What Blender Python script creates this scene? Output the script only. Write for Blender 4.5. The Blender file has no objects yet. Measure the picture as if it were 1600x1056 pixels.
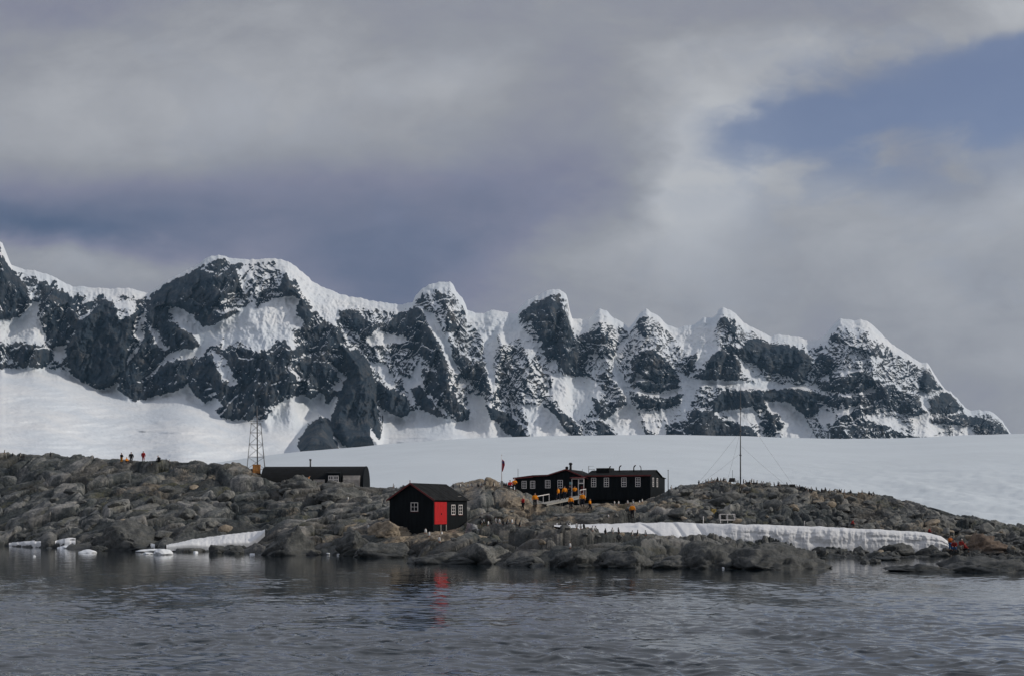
import bpy, bmesh, math, random
import numpy as np
from mathutils import Vector, Matrix
R = math.radians
scene = bpy.context.scene
col = scene.collection
random.seed(7)

# ------------------------------------------------------------------ camera
F = 2000.0          # focal length in photo pixels (photo is 1600 wide)
HOR = 800.0         # photo row of the eye level
H = 5.0             # eye height above the water in metres
cd = bpy.data.cameras.new('camera'); cam = bpy.data.objects.new('camera', cd); col.objects.link(cam)
cam.location = (0, 0, H); cam.rotation_euler = (R(90), 0, 0)
cd.sensor_width = 36; cd.lens = 36 * F / 1600
cd.shift_y = (HOR - 528) / 1600.0
cd.clip_start = 1; cd.clip_end = 40000
scene.camera = cam
def W(px, py, D): return Vector(((px - 800) / F * D, D, H + (HOR - py) / F * D))

# ------------------------------------------------------------------ numpy noise
def _h(ix, iy, seed):
    a = (ix.astype(np.int64) * 374761393 + iy.astype(np.int64) * 668265263 + seed * 974634777) & 0x7fffffff
    a = ((a ^ (a >> 13)) * 1274126177) & 0x7fffffff
    a = ((a ^ (a >> 16)) * 461845907) & 0x7fffffff
    return ((a ^ (a >> 15)) & 0xffffff) / float(0x1000000)
def perlin(x, y, seed=0):
    x0 = np.floor(x); y0 = np.floor(y); fx = x - x0; fy = y - y0
    u = fx ** 3 * (fx * (fx * 6 - 15) + 10); v = fy ** 3 * (fy * (fy * 6 - 15) + 10)
    def g(dx, dy):
        a = _h(x0 + dx, y0 + dy, seed) * 2 * np.pi
        return np.cos(a) * (fx - dx) + np.sin(a) * (fy - dy)
    a = g(0, 0); b = g(1, 0); c = g(0, 1); d = g(1, 1)
    return (a + (b - a) * u + (c - a) * v + (a - b - c + d) * u * v) * 1.41
def fbm(x, y, octv=4, seed=0, gain=0.5, lac=2.03):
    s = 0; a = 1.0; t = 0
    for i in range(octv):
        s = s + a * perlin(x, y, seed + i * 17); t += a; a *= gain; x = x * lac + 13.7; y = y * lac - 7.3
    return s / t
def ridged(x, y, octv=4, seed=0, gain=0.5):
    s = 0; a = 1.0; t = 0
    for i in range(octv):
        s = s + a * (1 - 2 * np.abs(perlin(x, y, seed + i * 31))); t += a; a *= gain; x = x * 2.07 + 5.1; y = y * 2.07 + 9.2
    return s / t
def cells(x, y, seed=0):
    ix = np.floor(x); iy = np.floor(y)
    f1 = np.full(x.shape, 9.0); f2 = np.full(x.shape, 9.0); c1x = np.zeros(x.shape); c1y = np.zeros(x.shape); idr = np.zeros(x.shape)
    for dx in (-1, 0, 1):
        for dy in (-1, 0, 1):
            jx = ix + dx; jy = iy + dy
            px = jx + .1 + .8 * _h(jx, jy, seed); py = jy + .1 + .8 * _h(jx, jy, seed + 5)
            d = np.hypot(px - x, py - y)
            n = d < f1
            f2 = np.where(n, f1, np.minimum(f2, d)); f1 = np.where(n, d, f1)
            c1x = np.where(n, px, c1x); c1y = np.where(n, py, c1y); idr = np.where(n, _h(jx, jy, seed + 9), idr)
    return f1, f2, idr, x - c1x, y - c1y
def blocks(x, y, seed, tilt=.5, edge=.35):
    """slabs with a tilt and height of their own, rounded towards the joints between them"""
    f1, f2, r, dx, dy = cells(x, y, seed)
    e = np.clip((f2 - f1) / edge, 0, 1); e = e * (2 - e)
    r2 = (r * 57.31) % 1; r3 = (r * 131.7) % 1
    return (r - .5) * .9 + tilt * ((r2 - .5) * dx * 2 + (r3 - .5) * dy * 2) - (1 - e) * .55
def facets(x, y, seed, tilt=1.0):
    f1, f2, r, dx, dy = cells(x, y, seed); r2 = (r * 57.31) % 1; r3 = (r * 131.7) % 1
    return (r - .5) * .35 + tilt * ((r2 - .5) * dx * 2 + (r3 - .5) * dy * 2)
def blur(a, n, axis):
    k = np.exp(-np.linspace(-2, 2, 2 * n + 1) ** 2); k /= k.sum()
    p = [(0, 0), (0, 0)]; p[axis] = (n, n); b = np.pad(a, p, mode='edge'); o = 0
    for i, w in enumerate(k):
        o = o + w * (b[i:i + a.shape[0]] if axis == 0 else b[:, i:i + a.shape[1]])
    return o
def blur2(a, n, m=None): return blur(blur(a, n, 0), m or n, 1)
def sstep(a, b, x):
    t = np.clip((x - a) / (b - a), 0, 1); return t * t * (3 - 2 * t)

# ------------------------------------------------------------------ materials
def nodes_of(name):
    m = bpy.data.materials.new(name); m.use_nodes = True
    nt = m.node_tree; b = nt.nodes['Principled BSDF']
    return m, nt, b
class E:
    """tiny expression builder over Math nodes"""
    def __init__(s, nt, sock): s.nt = nt; s.s = sock
    def _m(s, op, *o):
        n = s.nt.nodes.new('ShaderNodeMath'); n.operation = op
        for i, v in enumerate((s,) + o):
            if isinstance(v, E): s.nt.links.new(v.s, n.inputs[i])
            else: n.inputs[i].default_value = v
        return E(s.nt, n.outputs[0])
    def __add__(s, o): return s._m('ADD', o)
    def __sub__(s, o): return s._m('SUBTRACT', o)
    def __mul__(s, o): return s._m('MULTIPLY', o)
    def __truediv__(s, o): return s._m('DIVIDE', o)
    __radd__ = __add__; __rmul__ = __mul__
    def exp(s): return s._m('EXPONENT')
    def abs(s): return s._m('ABSOLUTE')
    def step(s, a, b):
        n = s.nt.nodes.new('ShaderNodeMapRange'); n.interpolation_type = 'SMOOTHSTEP'
        n.inputs['From Min'].default_value = a; n.inputs['From Max'].default_value = b
        s.nt.links.new(s.s, n.inputs['Value']); return E(s.nt, n.outputs['Result'])
def coord(nt, kind='Object', scale=(1, 1, 1)):
    t = nt.nodes.new('ShaderNodeTexCoord'); mp = nt.nodes.new('ShaderNodeMapping')
    mp.inputs['Scale'].default_value = scale
    nt.links.new(t.outputs[kind], mp.inputs['Vector']); return mp.outputs['Vector']
def noise(nt, vec, scale, detail=4, rough=.55, dist=0):
    n = nt.nodes.new('ShaderNodeTexNoise'); n.inputs['Scale'].default_value = scale
    n.inputs['Detail'].default_value = detail; n.inputs['Roughness'].default_value = rough; n.inputs['Distortion'].default_value = dist
    nt.links.new(vec, n.inputs['Vector']); return E(nt, n.outputs['Fac'])
def attr(nt, name):
    n = nt.nodes.new('ShaderNodeAttribute'); n.attribute_name = name; return E(nt, n.outputs['Fac'])
def mixc(nt, f, a, b):
    n = nt.nodes.new('ShaderNodeMix'); n.data_type = 'RGBA'
    if isinstance(f, E): nt.links.new(f.s, n.inputs[0])
    else: n.inputs[0].default_value = f
    for v, i in ((a, 6), (b, 7)):
        if isinstance(v, (tuple, list)): n.inputs[i].default_value = (*v[:3], 1)
        else: nt.links.new(v, n.inputs[i])
    return n.outputs[2]
def ramp(nt, f, stops):
    n = nt.nodes.new('ShaderNodeValToRGB'); nt.links.new(f.s, n.inputs[0]); e = n.color_ramp.elements
    while len(e) < len(stops): e.new(.5)
    for k, (p, c) in zip(e, stops): k.position = p; k.color = (*c, 1)
    return n.outputs[0]
def bump(nt, h, strength, dist, normal=None):
    n = nt.nodes.new('ShaderNodeBump'); n.inputs['Strength'].default_value = strength; n.inputs['Distance'].default_value = dist
    nt.links.new(h.s, n.inputs['Height'])
    if normal: nt.links.new(normal, n.inputs['Normal'])
    return n.outputs[0]
def paint(name, c, rough=.6, var=.25, scale=6, bd=.004, aniso=(1, 1, 1), metal=0, spec=.4):
    """a painted, woven or weathered surface: colour with uneven wear and a fine grain"""
    m, nt, b = nodes_of(name); v = coord(nt, 'Object', aniso)
    f = noise(nt, v, scale, 5, .65)
    c2 = tuple(min(1, x * (1 + var)) for x in c); c1 = tuple(x * (1 - var) for x in c)
    nt.links.new(mixc(nt, f.step(.3, .7), c1, c2), b.inputs['Base Color'])
    b.inputs['Roughness'].default_value = rough; b.inputs['Metallic'].default_value = metal
    b.inputs['Specular IOR Level'].default_value = spec
    nt.links.new(bump(nt, noise(nt, v, scale * 4, 3), .6, bd), b.inputs['Normal'])
    return m
def srgb(r, g, b):
    f = lambda v: (v / 255 / 12.92) if v <= 10 else (((v / 255) + .055) / 1.055) ** 2.4
    return (f(r), f(g), f(b))

# ------------------------------------------------------------------ object helpers
def tag(o, label=None, cat=None, group=None, kind=None):
    if label: o['label'] = label
    if cat: o['category'] = cat
    if group: o['group'] = group
    if kind: o['kind'] = kind
    return o
def empty(name, loc, rz, label, cat, group=None):
    o = bpy.data.objects.new(name, None); col.objects.link(o); o.location = loc; o.rotation_euler = (0, 0, rz); o.empty_display_size = .3
    return tag(o, label, cat, group)
def grid_mesh(name, P, mat, attrs=None, smooth=True, wrap=False):
    r, c, _ = P.shape
    me = bpy.data.meshes.new(name); n = r * c
    me.vertices.add(n); me.vertices.foreach_set('co', P.reshape(-1).astype(np.float32))
    i = np.arange(n).reshape(r, c)
    q = np.stack([i[:-1, :-1], i[:-1, 1:], i[1:, 1:], i[1:, :-1]], -1).reshape(-1, 4)
    me.loops.add(q.size); me.loops.foreach_set('vertex_index', q.reshape(-1).astype(np.int32))
    me.polygons.add(len(q)); me.polygons.foreach_set('loop_start', (np.arange(len(q)) * 4).astype(np.int32))
    me.polygons.foreach_set('loop_total', np.full(len(q), 4, np.int32))
    me.polygons.foreach_set('use_smooth', np.full(len(q), smooth, bool))
    for k, a in (attrs or {}).items():
        t = me.attributes.new(k, 'FLOAT', 'POINT'); t.data.foreach_set('value', a.reshape(-1).astype(np.float32))
    me.update(calc_edges=True); me.materials.append(mat)
    o = bpy.data.objects.new(name, me); col.objects.link(o); return o
class MB:
    """collects boxes, bars, prisms and lathes; build() links them as one mesh object"""
    def __init__(s): s.v = []; s.f = []; s.m = []; s.sm = []
    def add(s, vs, fs, mi=0, sm=False):
        b = len(s.v); s.v += [tuple(v) for v in vs]; s.f += [tuple(b + i for i in f) for f in fs]; s.m += [mi] * len(fs); s.sm += [sm] * len(fs); return s
    def box(s, x0, x1, y0, y1, z0, z1, mi=0):
        vs = [(x, y, z) for z in (z0, z1) for x, y in ((x0, y0), (x1, y0), (x1, y1), (x0, y1))]
        return s.add(vs, [(3, 2, 1, 0), (4, 5, 6, 7), (0, 1, 5, 4), (1, 2, 6, 5), (2, 3, 7, 6), (3, 0, 4, 7)], mi)
    def bar(s, a, b, w, h=None, mi=0):
        a = Vector(a); b = Vector(b); d = (b - a).normalized(); h = h or w
        up = Vector((0, 0, 1)) if abs(d.z) < .95 else Vector((0, 1, 0))
        x = d.cross(up).normalized() * w / 2; y = x.normalized().cross(d) * h / 2
        vs = [p + q for p in (a, b) for q in (-x - y, x - y, x + y, -x + y)]
        return s.add(vs, [(3, 2, 1, 0), (4, 5, 6, 7), (0, 1, 5, 4), (1, 2, 6, 5), (2, 3, 7, 6), (3, 0, 4, 7)], mi)
    def tube(s, pts, r, n=8, mi=0):
        pts = [Vector(p) for p in pts]; rr = r if isinstance(r, (list, tuple)) else [r] * len(pts)
        vs = []; fs = []
        for i, p in enumerate(pts):
            d = (pts[min(i + 1, len(pts) - 1)] - pts[max(i - 1, 0)]).normalized()
            up = Vector((0, 0, 1)) if abs(d.z) < .9 else Vector((0, 1, 0))
            x = d.cross(up).normalized(); y = x.cross(d)
            vs += [p + (x * math.cos(2 * math.pi * k / n) + y * math.sin(2 * math.pi * k / n)) * rr[i] for k in range(n)]
        for i in range(len(pts) - 1):
            for k in range(n): fs.append((i * n + k, i * n + (k + 1) % n, (i + 1) * n + (k + 1) % n, (i + 1) * n + k))
        fs.append(tuple(range(n))[::-1]); fs.append(tuple((len(pts) - 1) * n + k for k in range(n)))
        return s.add(vs, fs, mi, True)
    def prism(s, prof, y0, y1, mi=0):
        """profile in x,z extruded along y"""
        n = len(prof); vs = [(x, y0, z) for x, z in prof] + [(x, y1, z) for x, z in prof]
        fs = [tuple(range(n)), tuple(range(2 * n - 1, n - 1, -1))] + [(i, i + n, (i + 1) % n + n, (i + 1) % n) for i in range(n)]
        return s.add(vs, fs, mi)
    def prismx(s, prof, x0, x1, mi=0):
        """profile in y,z extruded along x"""
        n = len(prof); vs = [(x0, y, z) for y, z in prof] + [(x1, y, z) for y, z in prof]
        fs = [tuple(range(n)), tuple(range(2 * n - 1, n - 1, -1))] + [(i, i + n, (i + 1) % n + n, (i + 1) % n) for i in range(n)]
        return s.add(vs, fs, mi)
    def build(s, name, mats, parent=None, bev=0):
        me = bpy.data.meshes.new(name); me.from_pydata(s.v, [], s.f)
        for m in (mats if isinstance(mats, (list, tuple)) else [mats]): me.materials.append(m)
        me.polygons.foreach_set('material_index', s.m); me.polygons.foreach_set('use_smooth', s.sm)
        bm = bmesh.new(); bm.from_mesh(me); bmesh.ops.recalc_face_normals(bm, faces=bm.faces); bm.to_mesh(me); bm.free()
        o = bpy.data.objects.new(name, me); col.objects.link(o)
        if parent: o.parent = parent
        if bev:
            b = o.modifiers.new('bevel', 'BEVEL'); b.width = bev; b.segments = 2; b.limit_method = 'ANGLE'
        return o
def copy_tree(o, parent=None):
    c = o.copy(); col.objects.link(c)
    if parent: c.parent = parent
    for ch in list(o.children): copy_tree(ch, c)
    return c

# ------------------------------------------------------------------ light and sky
AZ, EL = R(94), R(29)
sd = bpy.data.lights.new('sun', 'SUN'); sun = bpy.data.objects.new('sun', sd); col.objects.link(sun)
sd.energy = 2.15; sd.angle = R(.5); sd.color = (1, .93, .83)
tosun = Vector((math.sin(AZ) * math.cos(EL), math.cos(AZ) * math.cos(EL), math.sin(EL)))
sun.rotation_euler = tosun.to_track_quat('Z', 'Y').to_euler(); sun.location = tosun * 500

def build_world():
    w = bpy.data.worlds.new('World'); scene.world = w; w.use_nodes = True; nt = w.node_tree
    for n in list(nt.nodes): nt.nodes.remove(n)
    out = nt.nodes.new('ShaderNodeOutputWorld'); bg = nt.nodes.new('ShaderNodeBackground'); nt.links.new(bg.outputs[0], out.inputs[0])
    sky = nt.nodes.new('ShaderNodeTexSky'); sky.sky_type = 'NISHITA'; sky.sun_disc = False; sky.sun_elevation = EL; sky.sun_rotation = AZ
    sky.air_density = 1.0; sky.dust_density = .4; sky.ozone_density = 2.0
    tc = nt.nodes.new('ShaderNodeTexCoord'); sp = nt.nodes.new('ShaderNodeSeparateXYZ'); nt.links.new(tc.outputs['Generated'], sp.inputs[0])
    x, y, z = (E(nt, sp.outputs[i]) for i in range(3))
    ay = y.abs() + .03
    def comb(a, b, c=0.0):
        n = nt.nodes.new('ShaderNodeCombineXYZ')
        for i, v in enumerate((a, b, c)):
            if isinstance(v, E): nt.links.new(v.s, n.inputs[i])
            else: n.inputs[i].default_value = v
        return n.outputs[0]
    U = x / ay; V = z.abs() / ay                 # gnomonic sky coordinates about the view to the mountains
    w1 = noise(nt, comb(U * 1.0, V * 1.5, .3), 4.0, 5, .58); w2 = noise(nt, comb(U, V * 1.5, 3.7), 4.0, 5, .58)
    f1 = noise(nt, comb(U * .7 + w1 * .10, V * 1.25, 7.1), 7.0, 8, .57, .5)
    f2 = noise(nt, comb(U * .7, V * 1.3 + w2 * .05, 1.9), 16.0, 8, .62, .3)
    PX = U * 2000 + 800 + (w1 - .5) * 320 + (f2 - .5) * 70
    PY = (V * -2000) + 800 + (w2 - .5) * 150 + (f1 - .5) * 80
    def blob(cx, cy, sx, sy, rot=0):
        a = PX - cx; b = PY - cy
        if rot:
            c, s = math.cos(R(rot)), math.sin(R(rot)); a, b = a * c + b * s, b * c - a * s
        a = a * (1 / sx); b = b * (1 / sy)
        return ((a * a + b * b) * -1).exp()
    c = (f1 - .5) * .46 + (f2 - .5) * .26 + .71
    for cx, cy, sx, sy, rot, amp in (
            (40, 20, 300, 70, 0, -.16), (330, 190, 380, 95, 0, .13), (250, 318, 560, 48, 0, -.24), (80, 366, 300, 34, 0, -.50),
            (620, 410, 190, 85, 0, -.36), (250, 425, 210, 24, 0, .12), (790, 310, 170, 90, 0, -.16), (1105, 285, 85, 115, 0, .52),
            (700, 140, 120, 30, -6, .12), (1250, 105, 130, 36, -10, .10), (1290, 40, 90, 45, 0, -.12), (1000, 430, 330, 60, 0, .05),
            (1520, 345, 200, 45, -9, .15), (1230, 300, 110, 40, 14, .14), (1560, 25, 100, 50, 0, .30), (1500, 550, 400, 80, 0, .03)):
        c = c + blob(cx, cy, sx, sy, rot) * amp
    S = srgb
    cl = ramp(nt, c, [(0, S(72, 90, 118)), (.3, S(104, 112, 135)), (.52, S(128, 130, 149)), (.72, S(149, 151, 158)), (1, S(184, 186, 190))])
    g = blob(1430, 195, 255, 95, -14) * 1.15 + blob(1570, 120, 150, 62, 0) * .9 + blob(1215, 225, 100, 46, -15) * .85 - blob(1500, 255, 70, 16, -8) * .3 - blob(1545, 28, 120, 42, -10) * .85
    w3 = noise(nt, comb(U * .9 + w1 * .15, V * 1.5 + w2 * .1, 5.5), 9.0, 9, .6, .2)
    gap = (g + V.step(1.3, 2.6) * .6 + (f1 - .5) * .5 + (f2 - .5) * .45 - (w3 - .42).step(0, .26) * .75 + .10).step(-.08, 1.15)  # also clears blue overhead, out of view, added for bluer fill light
    sk = nt.nodes.new('ShaderNodeMix'); sk.data_type = 'RGBA'; sk.blend_type = 'MULTIPLY'; sk.inputs[0].default_value = 1
    nt.links.new(sky.outputs[0], sk.inputs[6]); sk.inputs[7].default_value = (SKY * 1.12, SKY * .98, SKY * 1.1, 1)
    hi = nt.nodes.new('ShaderNodeVectorMath'); hi.operation = 'SCALE'; nt.links.new(cl, hi.inputs[0]); nt.links.new((V.step(.40, .95) * .55 + 1.0).s, hi.inputs['Scale'])   # unseen cloud overhead, brightened to lift the water's reflections and the fill light
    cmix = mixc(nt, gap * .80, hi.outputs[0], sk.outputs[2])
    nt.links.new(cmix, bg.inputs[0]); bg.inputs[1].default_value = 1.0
SKY = .07
build_world()
scene.view_settings.view_transform = 'Standard'; scene.view_settings.look = 'None'; scene.view_settings.gamma = 1
scene.view_settings.exposure = 0
scene.cycles.max_bounces = 6; scene.cycles.diffuse_bounces = 3; scene.cycles.glossy_bounces = 3
scene.cycles.use_denoising = True

# ------------------------------------------------------------------ mountains
RIDGE = [(-260,330),(-150,345),(-60,362),(-20,372),(0,379),(4,381),(8,400),(14,408),(18,415),(25,418),(45,423),(70,428),(90,437),(112,448),(140,450),(170,452),(200,451),(215,455),(233,459),(245,449),(262,439),(280,429),(300,419),(312,412),(325,403),(340,399),(350,401),(360,405),(380,406),(400,407),(415,405),(440,406),(450,410),(465,420),(478,430),(487,440),(510,452),(530,460),(555,466),(580,470),(610,475),(630,477),(645,473),(650,462),(660,452),(670,446),(685,442),(703,441),(709,447),(713,456),(722,467),(727,476),(730,485),(745,490),(757,491),(768,485),(780,487),(800,491),(808,490),(812,482),(822,472),(835,465),(848,459),(858,454),(863,452),(875,454),(884,460),(887,468),(890,485),(894,498),(905,500),(920,500),(928,490),(937,483),(948,487),(958,497),(968,503),(975,506),(982,514),(986,510),(993,500),(1000,490),(1010,483),(1020,490),(1032,498),(1045,510),(1060,513),(1072,510),(1085,508),(1092,502),(1100,498),(1112,498),(1120,492),(1123,485),(1130,481),(1140,485),(1150,492),(1162,505),(1175,512),(1190,520),(1205,527),(1215,523),(1230,525),(1250,528),(1265,533),(1280,530),(1285,527),(1290,524),(1298,512),(1305,505),(1313,499),(1325,500),(1335,502),(1345,499),(1355,503),(1365,510),(1375,520),(1390,535),(1400,542),(1415,552),(1430,562),(1440,568),(1448,566),(1453,573),(1460,585),(1470,600),(1477,610),(1485,612),(1490,616),(1500,628),(1510,638),(1517,643),(1530,641),(1545,642),(1555,647),(1565,657),(1572,668),(1580,678),(1600,688),(1640,700),(1860,712)]
BASE = [(-260,560),(0,575),(60,572),(100,575),(130,598),(155,608),(180,603),(210,628),(240,618),(290,606),(330,635),(345,652),(365,655),(410,655),(440,642),(458,690),(470,706),(530,706),(590,698),(602,655),(650,652),(700,655),(740,660),(780,674),(820,692),(900,697),(1860,705)]
CAP = [(-260,8),(0,10),(25,8),(60,11),(112,16),(150,18),(215,14),(236,4),(300,5),(330,8),(350,6),(440,5),(450,22),(480,34),(510,38),(528,22),(600,13),(640,10),(660,14),(700,16),(726,14),(745,24),(800,16),(812,8),(850,8),(885,8),(896,20),(925,18),(960,14),(985,6),(1010,9),(1040,12),(1060,18),(1110,26),(1130,12),(1160,12),(1200,10),(1250,16),(1285,12),(1320,22),(1345,26),(1375,14),(1410,10),(1445,8),(1470,4),(1500,3),(1520,8),(1545,7),(1570,3),(1860,3)]
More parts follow.
